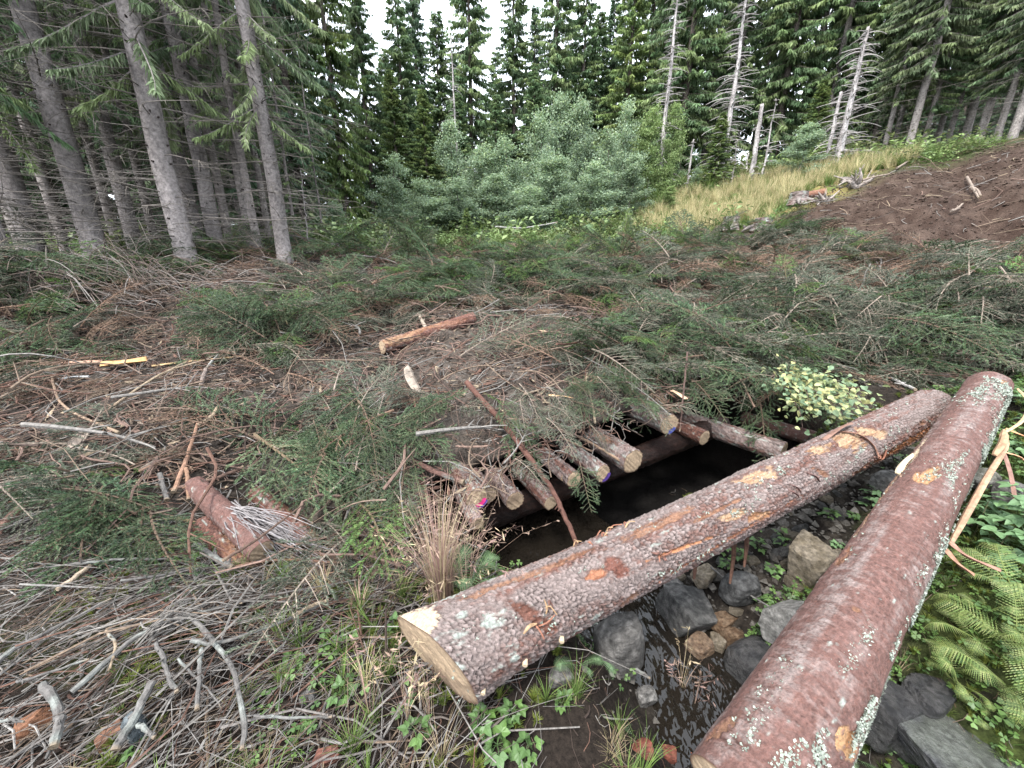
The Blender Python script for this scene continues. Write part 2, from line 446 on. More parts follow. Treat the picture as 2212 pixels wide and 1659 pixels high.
# ------------------------------------------------------------------ logs
RED, GREY, CRACK = (.125, .055, .040), (.175, .138, .128), (.020, .013, .011)
LICH, WOOD, ORANGE, PALE = (.27, .30, .27), (.33, .22, .135), (.20, .105, .065), (.42, .33, .23)
def log_frame(p0, p1):
    p0 = np.array(p0, float); p1 = np.array(p1, float); a = p1 - p0; L = np.linalg.norm(a); a /= L
    e1 = (np.array([0, 0, 1.]) - a * a[2]) if abs(a[2]) < .95 else (np.array([1., 0, 0]) - a * a[0]); e1 /= np.linalg.norm(e1); e2 = np.cross(a, e1)
    return p0, a, L, e1, e2
def make_log(name, p0, p1, rad, nu, nv, seed, style='rough', wounds=(), slant=(0, 0, 0), lichen=.3, bow=0., red=.5,
             parent=None, origin=None, facet=None, cellsz=.018):
    p0, a, L, e1, e2 = log_frame(p0, p1)
    s = np.linspace(0, L, nu)[:, None]; th = np.linspace(0, 2 * np.pi, nv, endpoint=False)[None, :]
    S, TH = np.broadcast_arrays(s, th); S = S.copy(); TH = TH.copy()
    r = np.interp(S / L, [x for x, _ in rad], [y for _, y in rad]); rm = r.mean()
    cx, cy_ = np.cos(TH), np.sin(TH)
    lump = fbm(cx * 1.5 + seed, cy_ * 1.5, S * 3, seed=seed, oct=3)
    r = r * (1 + .075 * lump + .02 * fbm(cx * 4, cy_ * 4, S * 9, seed=seed + 13, oct=2))
    per = max(6, int(round(2 * np.pi * rm / cellsz)))
    wu = TH / (2 * np.pi) * per; wv_ = S / (cellsz * (1.0 if style == 'rough' else .8))
    fw = fbm(cx * 6, cy_ * 6, S * 14, seed=seed + 1, oct=3)
    if style == 'rough':
        fw2 = fbm(cx * 16, cy_ * 16, S * 40, seed=seed + 14, oct=2)
        f1, f2, cid, lv = cells(wu + .7 * fw + .35 * fw2, wv_ * .8 + 1.0 * fw - .4 * fw2, per, seed)
        plate = sstep(.02, .26, f2 - f1); hgt = (.0045 * plate + .005 * cid * plate + .0045 * lv * plate) * (cellsz / .018)
    else:
        f1, f2, cid, lv = cells(np.floor(0 * wu) + wu * .45 + .2 * fw, wv_ + .9 * fw, max(3, int(per * .45)), seed)
        plate = sstep(.0, .12, f2 - f1); hgt = .0016 * plate + .0012 * cid
    big = .5 * fbm(cx * 2.0, cy_ * 2.0, S * 5, seed=seed + 2, oct=4) + .9 * fbm(cx * 3.2, cy_ * 3.2, S * 1.9, seed=seed + 20, oct=4)
    fine = fbm(cx * 30, cy_ * 30, S * 60, seed=seed + 3, oct=2)
    col = mixc(RED if style == 'rough' else (.118, .062, .052), GREY, sstep(-.35, .35, big * .8 + (cid - .5) * .45 + (.5 - red) * 1.2))
    col = col * (1 + .35 * fine[..., None]) * (.88 + .24 * cid[..., None])
    if style == 'rough': col = mixc(col, mixc(CRACK, col, sstep(.02, .22, f2 - f1)), sstep(-.35, .25, fbm(cx * 3, cy_ * 3, S * 8, seed=seed + 15, oct=3)) * .9); col = col * (1 + .7 * lv[..., None] * plate[..., None])
    else:
        col = mixc((.12, .055, .042), col, .35 + .65 * plate)
        ring = sstep(.15, .5, fbm(cx * 2.5, cy_ * 2.5, S * 46, seed=seed + 8, oct=4)); col = mixc(col, (.20, .145, .13), ring * .40); rr_ = np.abs(fbm(cx * 1.6, cy_ * 1.6, S * 38, seed=seed + 16, oct=3)); crk = sstep(.035, .0, rr_) * sstep(.0, .3, fbm(cx * 2.5, cy_ * 2.5, S * 6, seed=seed + 17, oct=2) + .12); col = mixc(col, (.05, .024, .018), crk * .8); hgt = hgt - .002 * crk; hgt = hgt + .0014 * ring
    lm = fbm(cx * 5, cy_ * 5, S * (16 if style == 'rough' else 30), seed=seed + 4, oct=4) + .35 * fbm(cx * 16, cy_ * 16, S * 30, seed=seed + 5, oct=3)
    lb = sstep(.12, .34, lm + lichen * (1 if style != 'rough' or L < 2 else np.clip(1.15 - 2.0 * S, .1, 1.0)) - .35)
    col = mixc(col, np.array(LICH) * (1 + .3 * fine[..., None]), lb * .85); hgt = hgt + .002 * lb
    r = r + hgt
    for (ws, wt, wl, ww, ang, wc) in wounds:      # places where the bark is torn off
        dt = (np.mod(TH - math.radians(wt) + np.pi, 2 * np.pi) - np.pi) * rm
        ds = S - ws; ca, sa = math.cos(math.radians(ang)), math.sin(math.radians(ang))
        uu = (ds * ca + dt * sa) / wl; vv = (-ds * sa + dt * ca) / ww
        q_ = np.sqrt(uu * uu + vv * vv) + .9 * fbm(cx * 8, cy_ * 8, S * 22, seed=seed + 6, oct=4)
        k = sstep(1.08, .92, q_) * sstep(-.42, -.20, fbm(cx * 18, cy_ * 18, S * 42, seed=seed + 18, oct=3)); r = r - .006 * k
        lip = np.exp(-((q_ - 1.1) / .10) ** 2); r = r + .0025 * lip
        wc_ = np.array(wc) * (1 + .25 * fbm(cx * 40, cy_ * 40, S * 6, seed=seed + 7, oct=2)[..., None])
        col = mixc(col, mixc(wc_, np.array(wc_) * [.62, .5, .42], sstep(.0, .3, fbm(cx * 14, cy_ * 14, S * 9, seed=seed + 12, oct=3))), k * .92); col = mixc(col, (.09, .04, .028), .6 * lip * (1 - k))
    if facet:
        ft, fd, fl = facet
        c = np.cos(TH - math.radians(ft)); lim = np.where(c > .05, (fd + .25 * S) / np.maximum(c, .05), 9)
        k = (r > lim) & (S < fl); r = np.where(k, lim, r)
        col = mixc(col, PALE, np.where(k, 1., 0.))
    k0, t0, fl0 = slant
    Sx = S + k0 * r * np.cos(TH - math.radians(t0)) * np.clip(1 - S / fl0, 0, 1) if fl0 else S
    P = p0 + a * Sx[..., None] + r[..., None] * (np.cos(TH)[..., None] * e1 + np.sin(TH)[..., None] * e2)
    if bow: P[..., 2] -= bow * np.sin(np.pi * S / L)
    org = np.array(origin if origin is not None else p0)
    idx = np.arange(nu * nv).reshape(nu, nv); nx2 = np.roll(idx, -1, 1)
    F = np.stack([idx[:-1], nx2[:-1], nx2[1:], idx[1:]], -1).reshape(-1, 4)
    m = MB(); m.add(P, F, col.reshape(-1, 3))
    bark = link("bark", m.mesh("bark", M_bark, True, org), parent)
    ends = []
    for which in (0, -1):
        ringp = P[which]; c = ringp.mean(0); nr = 14
        rr = np.linspace(1, 0, nr)[:, None, None]
        V = c + (ringp - c)[None] * rr * .997
        nrm = -a if which == 0 else a
        ang = np.arange(nv) / nv * 2 * np.pi
        rad_ = np.broadcast_to(rr[:, :, 0], (nr, nv))
        g = np.sin(rad_ * 60 + 2 * fbm(np.cos(ang)[None] * rad_ * 3, np.sin(ang)[None] * rad_ * 3, seed=seed + 9))
        saw = vnoise((V @ (e1 * .7 + e2 * .7)) * 90, np.zeros((nr, nv)), seed=seed + 10)
        V = V + nrm * (.002 + .002 * saw[..., None] + .004 * fbm(V[..., 0] * 12, V[..., 2] * 12, seed=seed)[..., None]) * np.minimum(1, (1 - rr) * 6)
        ec = np.array((.27, .20, .135)) * (1 + .10 * g[..., None] + .16 * saw[..., None])
        ec = mixc(ec, (.18, .13, .09), sstep(.1, .4, fbm(V[..., 0] * 8, V[..., 2] * 8, seed=seed + 11) + .0))
        ec[0] = (.09, .05, .033)
        I = np.arange(nr * nv).reshape(nr, nv); J = np.roll(I, -1, 1)
        Fe = np.stack([I[:-1], J[:-1], J[1:], I[1:]], -1).reshape(-1, 4)
        if which == 0: Fe = Fe[:, ::-1]
        m = MB(); m.add(V, Fe, ec.reshape(-1, 3))
        ends.append(link("cut_end", m.mesh("cut_end", M_wood, False, org), parent))
    return bark, ends, (p0, a, L, e1, e2, org)
def empty(name, loc):
    o = bpy.data.objects.new(name, None); C.objects.link(o); o.location = loc; o.empty_display_size = .1
    return o

# strips of bark that have come loose
def strip(name, pts, w, thick, col, parent, origin, K=16, twist=.6, mat=None):
    pts = spline(np.array(pts) , K); t = unit(np.gradient(pts, axis=0)); sd = unit(np.cross(t, [0, 0, 1])); upv = np.cross(sd, t)
    ph = twist * np.sin(np.linspace(0, 3, K))[:, None]; sd2 = sd * np.cos(ph) + upv * np.sin(ph); up2 = np.cross(sd2, t)
    ww = w * (np.sin(np.linspace(.25, np.pi - .15, K)) ** .5)[:, None]
    ring = np.stack([pts - sd2 * ww, pts - sd2 * ww * .3 + up2 * thick, pts + sd2 * ww * .4 + up2 * thick * .8, pts + sd2 * ww, pts + sd2 * ww * .3 - up2 * thick * .3], 1)
    I = np.arange(K * 5).reshape(K, 5); J = np.roll(I, -1, 1)
    F = np.stack([I[:-1], J[:-1], J[1:], I[1:]], -1).reshape(-1, 4)
    cc = np.array(col) * (1 + .3 * np.random.default_rng(len(pts)).standard_normal((K, 5, 1)) * .6)
    m = MB(); m.add(ring, [F, I[:1, ::-1], I[-1:]], np.clip(cc, .02, 1).reshape(-1, 3))
    return link(name, m.mesh(name, mat or M_wood, False, origin), parent)

# big log across the brook, sawn butt towards the left
A0 = np.array([-.277, 1.018, -1.335 + EYE]); A1 = np.array([1.095, .937, -.353]) * 2.42 + [0, 0, EYE]
log1 = empty("felled_log", A0)
tag(log1, "thick scaly-barked spruce log spanning the brook with its big sawn butt facing left", "log")
W1 = [(.62, 35, .05, .014, 10, (.30, .13, .07)), (.33, 52, .07, .025, 60, (.12, .05, .034)), (.75, 95, .05, .02, 0, ORANGE), (.72, 40, .05, .03, 40, (.13, .05, .035)),
      (1.05, 60, .16, .008, 6, (.38, .17, .08)), (1.25, 90, .4, .007, -3, (.33, .14, .07)), (1.35, 50, .09, .018, 10, WOOD), (1.28, 30, .16, .008, 0, ORANGE),
      (1.62, 2, .12, .035, 5, WOOD), (1.48, 75, .07, .025, 20, (.30, .17, .09)), (1.95, 55, .04, .014, 40, ORANGE), (2.05, 10, .07, .03, 0, WOOD),
      (2.26, 18, .09, .06, 20, WOOD), (2.44, 28, .09, .035, 30, WOOD), (2.62, 98, .42, .035, -2, (.36, .15, .07)), (2.83, 60, .03, .014, 0, ORANGE),
      (.20, 150, .30, .03, 4, (.34, .19, .08)), (.8, 150, .5, .025, 0, (.30, .15, .07)), (.45, -8, .3, .012, 3, ORANGE), (1.0, 5, .18, .02, 0, ORANGE)]
_, e1s, fr1 = make_log("l1", A0, A1, [(0, .172), (.05, .155), (.14, .140), (.28, .130), (.6, .122), (1, .110)], 620, 230, 11, 'rough', W1,
         (.55, 100, .9), (.30), .0, .36, log1, A0, facet=(-16, .150, .13), cellsz=.0155)
# big smoother log with lichen, running out of the picture towards the viewer
B1 = np.array([1.239, .9535, -.30]) * 2.24 + [0, 0, EYE]; B0 = np.array([.757, .75, -1.397 + EYE]); B0 = B0 - unit(B1 - B0) * .16
log2 = empty("felled_log", B0)
tag(log2, "long smooth reddish spruce log flecked with pale lichen, nearest the viewer at right", "log")
W2 = [(.10, -48, .05, .02, 20, ORANGE), (.33, 60, .035, .03, 0, (.34, .20, .10)), (.95, -55, .06, .02, 0, ORANGE), (1.55, -5, .07, .03, 8, (.35, .20, .10)),
      (1.45, -62, .30, .012, 0, WOOD), (1.72, -55, .16, .018, 0, PALE), (2.05, -70, .30, .014, 0, WOOD), (2.62, 35, .03, .02, 0, (.34, .20, .10)), (.70, 5, .012, .01, 0, ORANGE)]
_, e2s, fr2 = make_log("l2", B0, B1, [(0, .145), (.37, .120), (1, .090)], 560, 210, 23, 'smooth', W2, (0, 0, 0), -.02, -.01, .74, log2, B0, cellsz=.020)
def on_log(fr, rad, s, deg, lift=0.):
    p0, a, L, e1, e2, org = fr; t = math.radians(deg)
    return p0 + a * s + (math.cos(t) * e1 + math.sin(t) * e2) * (rad + lift)
# tufts of lichen on its shaded side
m = MB(); rl = np.random.default_rng(5)
def lichen_tufts(fr, radf, n, seed, lo=20, hi=150, smax=2.6):
    rl = np.random.default_rng(seed); m = MB()
    p0, a, L, e1, e2, org = fr; c = 0
    while c < n:
        s = rl.uniform(.03, L * .97); dg = rl.normal(50, 38)
        if fbm(np.array([s * 5.]), np.array([dg / 22.]), seed=61, oct=3)[0] < rl.uniform(-.05, .35): continue
        c += 1; R = radf(s); p = on_log(fr, R, s, dg, .003); t = math.radians(dg); nrm = math.cos(t) * e1 + math.sin(t) * e2; tv = np.cross(a, nrm)
        k = rl.integers(4, 8)
        for j in range(k):
            an = rl.uniform(0, 6.28); ln = rl.uniform(.0035, .0095); d = a * math.cos(an) + tv * math.sin(an)
            sd = a * -math.sin(an) + tv * math.cos(an); o = p + (a * rl.normal() + tv * rl.normal()) * .004
            V = [o, o + d * ln * .6 + sd * ln * .45 + nrm * ln * .5, o + d * ln + nrm * ln * rl.uniform(.3, 1.0), o + d * ln * .6 - sd * ln * .45 + nrm * ln * .4]
            m.add(V, np.array([[0, 1, 2, 3]]), np.array(rl.choice([(.20, .225, .19), (.27, .295, .255), (.14, .16, .135)])) * rl.uniform(.8, 1.15))
    return m.mesh("lichen_tufts", M_lichen, False, org)
tag(link("lichen", lichen_tufts(fr2, lambda s: float(np.interp(s / fr2[2], [0, .37, 1], [.145, .120, .090])), 3600, 6), log2), kind="stuff")
tag(link("lichen", lichen_tufts(fr1, lambda s: float(np.interp(s / fr1[2], [0, .05, .14, .28, 1], [.172, .155, .140, .130, .110])), 260, 8), log1), kind="stuff")
# loose bark strips along the second log
o2 = B0
p = lambda s, d, l: on_log(fr2, float(np.interp(s / fr2[2], [0, .37, 1], [.145, .120, .090])), s, d, l)
strip("bark_strip", [p(1.35, 100, .015), p(1.6, 98, .025), p(1.85, 94, .035), p(2.1, 88, .05), p(2.22, 84, .03)], .015, .008, (.22, .14, .09), log2, o2)
strip("bark_strip", [p(2.0, 84, .03), p(2.12, 80, .04), p(2.22, 78, .03)], .017, .008, (.24, .15, .09), log2, o2, K=10)
strip("bark_strip", [p(2.2, 88, .02), p(2.42, 96, .07), p(2.6, 90, .07), p(2.66, 70, .02)], .011, .006, (.32, .22, .13), log2, o2)
strip("bark_strip", [p(2.08, 92, .04), p(2.1, 100, .12), p(2.02, 112, .18), p(1.96, 118, .20)], .016, .005, (.40, .22, .13), log2, o2, K=12)
strip("bark_strip", [p(2.12, 92, .04), p(1.98, 104, .10), p(1.82, 112, .16)], .013, .006, (.16, .09, .07), log2, o2, K=12)
strip("bark_strip", [p(2.3, 95, .03), p(2.3, 100, .16), p(2.36, 96, .30)], .020, .006, (.42, .20, .10), log2, o2, K=12)
strip("bark_strip", [p(1.36, 100, .01), p(1.34, 104, .07), p(1.37, 106, .16)], .022, .009, (.20, .11, .08), log2, o2, K=10)
strip("bark_strip", [p(1.32, 104, .01), p(1.29, 108, .06), p(1.30, 112, .11)], .018, .009, (.22, .12, .08), log2, o2, K=10)
0 and strip("bark_strip", [p(1.22, -78, .0), p(1.35, -80, .03), p(1.48, -76, .01)], .014, .005, (.42, .19, .09), log2, o2, K=10)
strip("wood_splinter", [p(1.58, -60, .01), p(1.66, -58, .016), p(1.76, -56, .008)], .016, .006, (.45, .36, .25), log2, o2, K=8)
0 and strip("bark_strip", [p(.20, -62, .004), p(.12, -55, .02), p(.05, -50, .03)], .012, .006, ORANGE, log2, o2, K=8)
# torn bark on the first log
p1_ = lambda s, d, l: on_log(fr1, float(np.interp(s / fr1[2], [0, .05, .14, .28, 1], [.172, .155, .140, .130, .110])), s, d, l)
strip("bark_strip", [p1_(2.30, -30, .005), p1_(2.33, 15, .014), p1_(2.36, 50, .01), p1_(2.36, 80, .02)], .012, .006, (.16, .085, .06), log1, A0, K=12)
strip("bark_strip", [p1_(2.16, -12, .004), p1_(2.30, -10, .03), p1_(2.42, -14, .02)], .02, .005, (.14, .08, .06), log1, A0, K=10)
rk = np.random.default_rng(3)
for (s, d) in [(.72, -30), (.78, -25), (.83, -32), (.88, -28), (.69, -40), (.38, 50), (.42, 46), (.36, 62), (.95, 52), (.93, 60), (2.37, 85)]:
    for j in range(2):
        s2, d2 = s + rk.normal(0, .02), d + rk.normal(0, 5); dx = rk.uniform(-.04, .04)
        strip("bark_flake", [p1_(s2, d2, .002), p1_(s2 + dx, d2 + rk.uniform(-9, 9), .018), p1_(s2 + dx * 2, d2 + rk.uniform(-16, 16), rk.uniform(.006, .03))], rk.uniform(.003, .006), .003,
              rk.choice([(.16, .07, .045), (.09, .045, .035), (.22, .14, .08)]), log1, A0, K=6)
for (s, d) in [(.13, 98), (.29, 96), (.44, 95)]:      # sawn-off branch stubs
    c = p1_(s, d, -.005); o_ = p1_(s, d, .022) - fr1[1] * .012
    V, F = tubes(np.array([[c, o_]]), np.array([[.011, .009]]), 7)
    m = MB(); m.add(V, F, (.36, .28, .19)); link("branch_stub", m.mesh("branch_stub", M_wood, False, A0), log1)
for (s, d) in [(1.72, 45), (1.86, 42), (1.70, 55)]:
    strip("bark_flake", [p1_(s, d, .003), p1_(s + .03, d + 14, .009), p1_(s + .05, d + 30, .004)], .006, .004, (.07, .035, .03), log1, A0, K=8)
for (s, d, l) in [(1.46, 168, .30), (1.52, 160, .22), (1.18, 165, .12)]:
    c = p1_(s, d, -.01); m = MB(); V, F = tubes(np.array([spline([c, c + [.03, .01, -l * .5], c + [.02, -.02, -l]], 5)]), np.array([[.014, .012, .011, .009, .006]]), 5)
    m.add(V, F, (.13, .07, .05)); link("branch_stub", m.mesh("branch_stub", M_stick, False, A0), log1)

# logs of the bridge, their sawn ends facing the brook
def paint(end_obj, fr, R, a0, a1, r0, r1, col, end=0):
    p0, a, L, e1, e2, org = fr; k = 12
    aa = np.radians(np.linspace(a0, a1, k)); V = []
    for rr in (r0, r1):
        for t in aa: V.append(p0 - a * .0095 + (math.cos(t) * e1 + math.sin(t) * e2) * R * rr)
    V = np.array(V); I = np.arange(k); F = np.stack([I[:-1], I[1:], I[1:] + k, I[:-1] + k], -1)
    V2 = V + a * .006
    m = MB(); m.add(np.concatenate([V, V2]), [F[:, ::-1], F + 2 * k, np.stack([I[:-1] + k, I[1:] + k, I[1:] + 3 * k, I[:-1] + 3 * k], -1)], col)
    link("paint_mark", m.mesh("paint_mark", M_paint, False, org), end_obj)
def deck_log(px, py, Y, dia, ln, seed, label, red=.5, yaw=0., dz=0., lich=.2, style='rough', wounds=()):
    p0 = at(px, py, Y); dirn = np.array([DLn[0] * math.cos(yaw) - DLn[1] * math.sin(yaw), DLn[0] * math.sin(yaw) + DLn[1] * math.cos(yaw), dz])
    root = empty("bridge_log", p0); tag(root, label, "log", "logs of the bridge")
    b, e, fr = make_log("d", p0, p0 + unit(dirn) * ln, [(0, dia / 2), (1, dia / 2 * .95)], 70, 52, seed, style, wounds, (rk.uniform(-.25, .25), rk.uniform(0, 360), .3), lich, 0, red, root, p0, cellsz=.014)
    return e[0], fr
deck_log(1368, 997, 2.36, .165, .85, 101, "bridge log with a clean round pale sawn end, stoutest of those beside the dark opening", .3, lich=.3, wounds=[(.28, -30, .12, .03, 0, ORANGE)])
e, fr = deck_log(1303, 1023, 2.27, .115, .9, 102, "bridge log with a purple paint smear low on its sawn end", .35, lich=.32)
paint(e, fr, .0575, 95, 190, .62, 1.0, (.06, .03, .16))
deck_log(1240, 1036, 2.20, .10, .7, 103, "short brown bridge log tucked left of the purple-marked log", .45)
deck_log(1219, 1031, 2.24, .055, .6, 104, "thin round bridge pole between the leaning pole and a short brown log", .4, style='smooth')
e, fr = deck_log(1031, 1077, 1.97, .135, .62, 105, "bridge log with pink and blue paint across its sawn end", .5, lich=.3)
paint(e, fr, .0675, 100, 215, .50, .80, (.50, .03, .16)); paint(e, fr, .0675, 112, 205, .80, 1.0, (.07, .04, .22))
deck_log(1056, 1070, 2.05, .10, .6, 106, "bridge log half hidden behind the pink-painted log", .4)
deck_log(1113, 1082, 2.06, .115, .6, 107, "dark bridge log under drooping spruce twigs right of the pink-painted log", .4)
deck_log(1190, 1086, 2.08, .09, .6, 108, "bridge log with a split orange sawn end, beside the leaning red pole", .55)
deck_log(893, 1109, 1.90, .085, .7, 109, "small bridge log with a tan ringed end peeping from under the grey-green boughs", .35)
deck_log(917, 1080, 1.98, .065, .6, 110, "slim brown bridge log just above the small tan-ended log", .6)
deck_log(872, 1131, 1.88, .085, .6, 111, "bridge log with a dark end below the small tan-ended log", .5)
deck_log(1031, 1131, 1.84, .075, .34, 112, "short stub of log slanting down under the pink-painted log", .35, dz=.12)
e, fr = deck_log(1446, 917, 2.62, .145, .8, 113, "bridge log with a weathered end marked blue at its lower edge", .3, lich=.2)
paint(e, fr, .0725, 120, 185, .60, 1.0, (.05, .06, .22))
deck_log(1522, 946, 2.76, .11, .7, 114, "dark red bridge log under the long chipped log", .7)
deck_log(1692, 977, 2.62, .150, 1.05, 115, "long bridge log with chipped orange bark and a pale end, sticking far out at right", .35, yaw=.16, lich=.25,
         wounds=[(.75, 60, .05, .03, 0, WOOD), (.9, 40, .06, .02, 0, WOOD), (.82, 90, .08, .015, 0, ORANGE), (.18, 40, .04, .02, 30, ORANGE), (.62, 95, .12, .015, 0, ORANGE)])
deck_log(1757, 948, 2.88, .125, .55, 116, "reddish bridge log with a cracked end below the leafy birch branch", .85, style='smooth', yaw=.15)
deck_log(566, 1192, 1.57, .118, .80, 117, "smooth wet red-brown bridge log slanting down at left under pale twigs", .9, style='smooth', lich=.12, yaw=.52, dz=.12)
deck_log(520, 1225, 1.52, .10, .45, 118, "orange barked bridge log end half covered by grey twigs at left", .9, yaw=.5, dz=.1, wounds=[(.1, 30, .12, .05, 0, ORANGE)])
deck_log(668, 1165, 1.70, .09, .7, 119, "thin orange log lying under the big bough right of the wet red-brown log", .8, yaw=.45, wounds=[(.2, 40, .25, .02, 0, ORANGE)])
deck_log(823, 1216, 1.68, .065, .4, 120, "small peeled log end at the lower tip of the big drooping bough", .7)
M_bark_shade = material("shaded_bark", .6, 60, .5, .7, 90, spec=.2, gain=.16)  # bearer bark darkened in its colour to stand for shade under the deck
# stringers that carry them
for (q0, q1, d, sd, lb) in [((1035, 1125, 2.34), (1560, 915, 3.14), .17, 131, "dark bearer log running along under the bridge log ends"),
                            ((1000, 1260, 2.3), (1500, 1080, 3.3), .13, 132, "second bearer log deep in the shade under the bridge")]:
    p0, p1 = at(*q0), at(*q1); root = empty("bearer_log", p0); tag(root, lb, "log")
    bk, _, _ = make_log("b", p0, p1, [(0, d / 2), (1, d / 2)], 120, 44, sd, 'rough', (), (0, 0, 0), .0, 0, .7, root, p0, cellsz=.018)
    bk.data.materials[0] = M_bark_shade

# ------------------------------------------------------------------ spruce boughs and the brash
def needles_on(m, paths, rn, step, ln, wd, cols, mi=0, flat=.45):
    """needles all round thin twigs: one triangle each"""
    Vs, Ks = [], []
    for P in paths:
        P = np.asarray(P); seg = np.linalg.norm(np.diff(P, axis=0), axis=1); L = seg.sum()
        n = max(4, int(L / step)); cum = np.concatenate([[0], np.cumsum(seg)])
        t = (np.arange(n) + rn.uniform(0, 1, n)) / n * L
        o = np.stack([np.interp(t, cum, P[:, k]) for k in range(3)], 1)
        i = np.clip(np.searchsorted(cum, t) - 1, 0, len(seg) - 1); T = unit(np.diff(P, axis=0))[i]
        ref = np.array([0, 0, 1.]); A = unit(np.cross(T, ref) + 1e-5); B = np.cross(A, T)
        an = rn.uniform(0, 6.283, n); rad = np.cos(an)[:, None] * A + (np.sin(an) * (1 - flat) + flat * .5)[:, None] * B
        d = unit(T * .75 + rad * rn.uniform(.6, 1.0, (n, 1)))
        sd = unit(np.cross(d, rn.normal(size=(n, 3)))) * (wd / 2)
        l_ = ln * rn.uniform(.75, 1.2, (n, 1))
        Vs.append(np.stack([o - sd, o + sd, o + d * l_], 1))
        c = np.array(cols[rn.integers(len(cols))]) * rn.uniform(.55, 1.5) * rn.uniform(.85, 1.18, (n, 1))
        Ks.append(np.repeat(c[:, None], 3, 1))
    V = np.concatenate(Vs).reshape(-1, 3); K = np.concatenate(Ks).reshape(-1, 3)
    m.add(V, np.arange(len(V)).reshape(-1, 3), K, mi)
GREENS = [(.030, .064, .030), (.045, .085, .036), (.060, .100, .044), (.078, .110, .058)]
GREYGR = [(.060, .078, .050), (.080, .092, .062), (.045, .062, .040)]
FRESH = [(.070, .135, .035), (.09, .15, .04), (.055, .11, .03)]
BROWNN = [(.105, .075, .052), (.13, .095, .065), (.075, .055, .04)]
def bough_paths(rn, L, ntw, droop, spread=.34):
    K = 9; t = np.linspace(0, 1, K); bend = rn.normal(0, .12)
    main = np.stack([t * L, bend * L * t * t, -droop * L * t ** 1.7 + .05 * L * np.sin(t * 3)], 1)
    tw, sub = [], []
    for i in range(ntw):
        f = .10 + .88 * (i + rn.uniform(-.3, .3)) / ntw; f = float(np.clip(f, .05, .985)); sd = 1 if i % 2 else -1
        o = np.array([np.interp(f, t, main[:, k]) for k in range(3)])
        l_ = L * spread * (1.05 - f) ** .7 * rn.uniform(.65, 1.2) * min(1, .45 + f * 2.2) + .03
        az = sd * math.radians(rn.uniform(38, 66)) + bend * 2 * f
        k = np.linspace(0, 1, 5)
        P = o + np.stack([np.cos(az) * k * l_, np.sin(az) * k * l_, -rn.uniform(.05, .45) * l_ * k ** 1.6 + 0.03 * l_], 1)
        tw.append(P)
        if l_ > .10:
            for j in range(int(l_ / .060)):
                g = rn.uniform(.25, .85); o2 = np.array([np.interp(g, k, P[:, q]) for q in range(3)])
                az2 = az + rn.choice([-1, 1]) * math.radians(rn.uniform(30, 60)); l2 = l_ * (1 - g) * .8 + .015
                sub.append(o2 + np.stack([np.cos(az2) * k[::2] * l2, np.sin(az2) * k[::2] * l2, -rn.uniform(.05, .6) * l2 * k[::2] ** 1.5], 1))
    return main, tw, sub
def bough(seed, L, ntw, droop, cols, bare=0., barkc=(.13, .09, .065), step=.0019, nl=.0150, nw=.0044):
    rn = np.random.default_rng(seed); main, tw, sub = bough_paths(rn, L, ntw, droop)
    st = MB(); V, F = tubes(main, np.linspace(.0075, .0018, len(main)) * (L / .8 + .4) * .75, 5); st.add(V, F, barkc)
    for P in tw:
        V, F = tubes(P, np.linspace(.0024, .0009, len(P)), 3, False); st.add(V, F, np.array(barkc) * rn.uniform(.8, 1.4))
    for P in sub:
        V, F = tubes(P, np.linspace(.0014, .0007, len(P)), 3, False); st.add(V, F, np.array(barkc) * rn.uniform(.9, 1.6))
    nd = MB(); keep = [P for P in tw + sub if rn.uniform() > bare]
    needles_on(nd, keep + [main[5:]], rn, step, nl, nw, cols)
    return st.mesh("branch_stem", M_stick), nd.mesh("needles", M_needle)
PROTO = []          # (stem mesh, needle mesh, kind)
for i in range(4): PROTO.append(bough(200 + i, .62 + .12 * i, 22 + 3 * i, .10 + .05 * i, GREENS) + ('green',))
for i in range(3): PROTO.append(bough(220 + i, .60 + .15 * i, 20 + 3 * i, .22, GREYGR, .15, (.26, .21, .17)) + ('grey',))
for i in range(2): PROTO.append(bough(240 + i, .55 + .1 * i, 20, .15, FRESH, 0, (.13, .10, .06)) + ('fresh',))
for i in range(2): PROTO.append(bough(260 + i, .6 + .1 * i, 20, .2, BROWNN, .55, (.22, .14, .10)) + ('brown',))
BIGB = bough(280, 1.05, 40, .20, [(.085, .115, .06), (.10, .13, .07), (.07, .10, .05), (.05, .085, .04)], .0, (.15, .11, .07), .0018, .017, .0042)
def pick(kind): return [i for i, q_ in enumerate(PROTO) if q_[2] == kind]

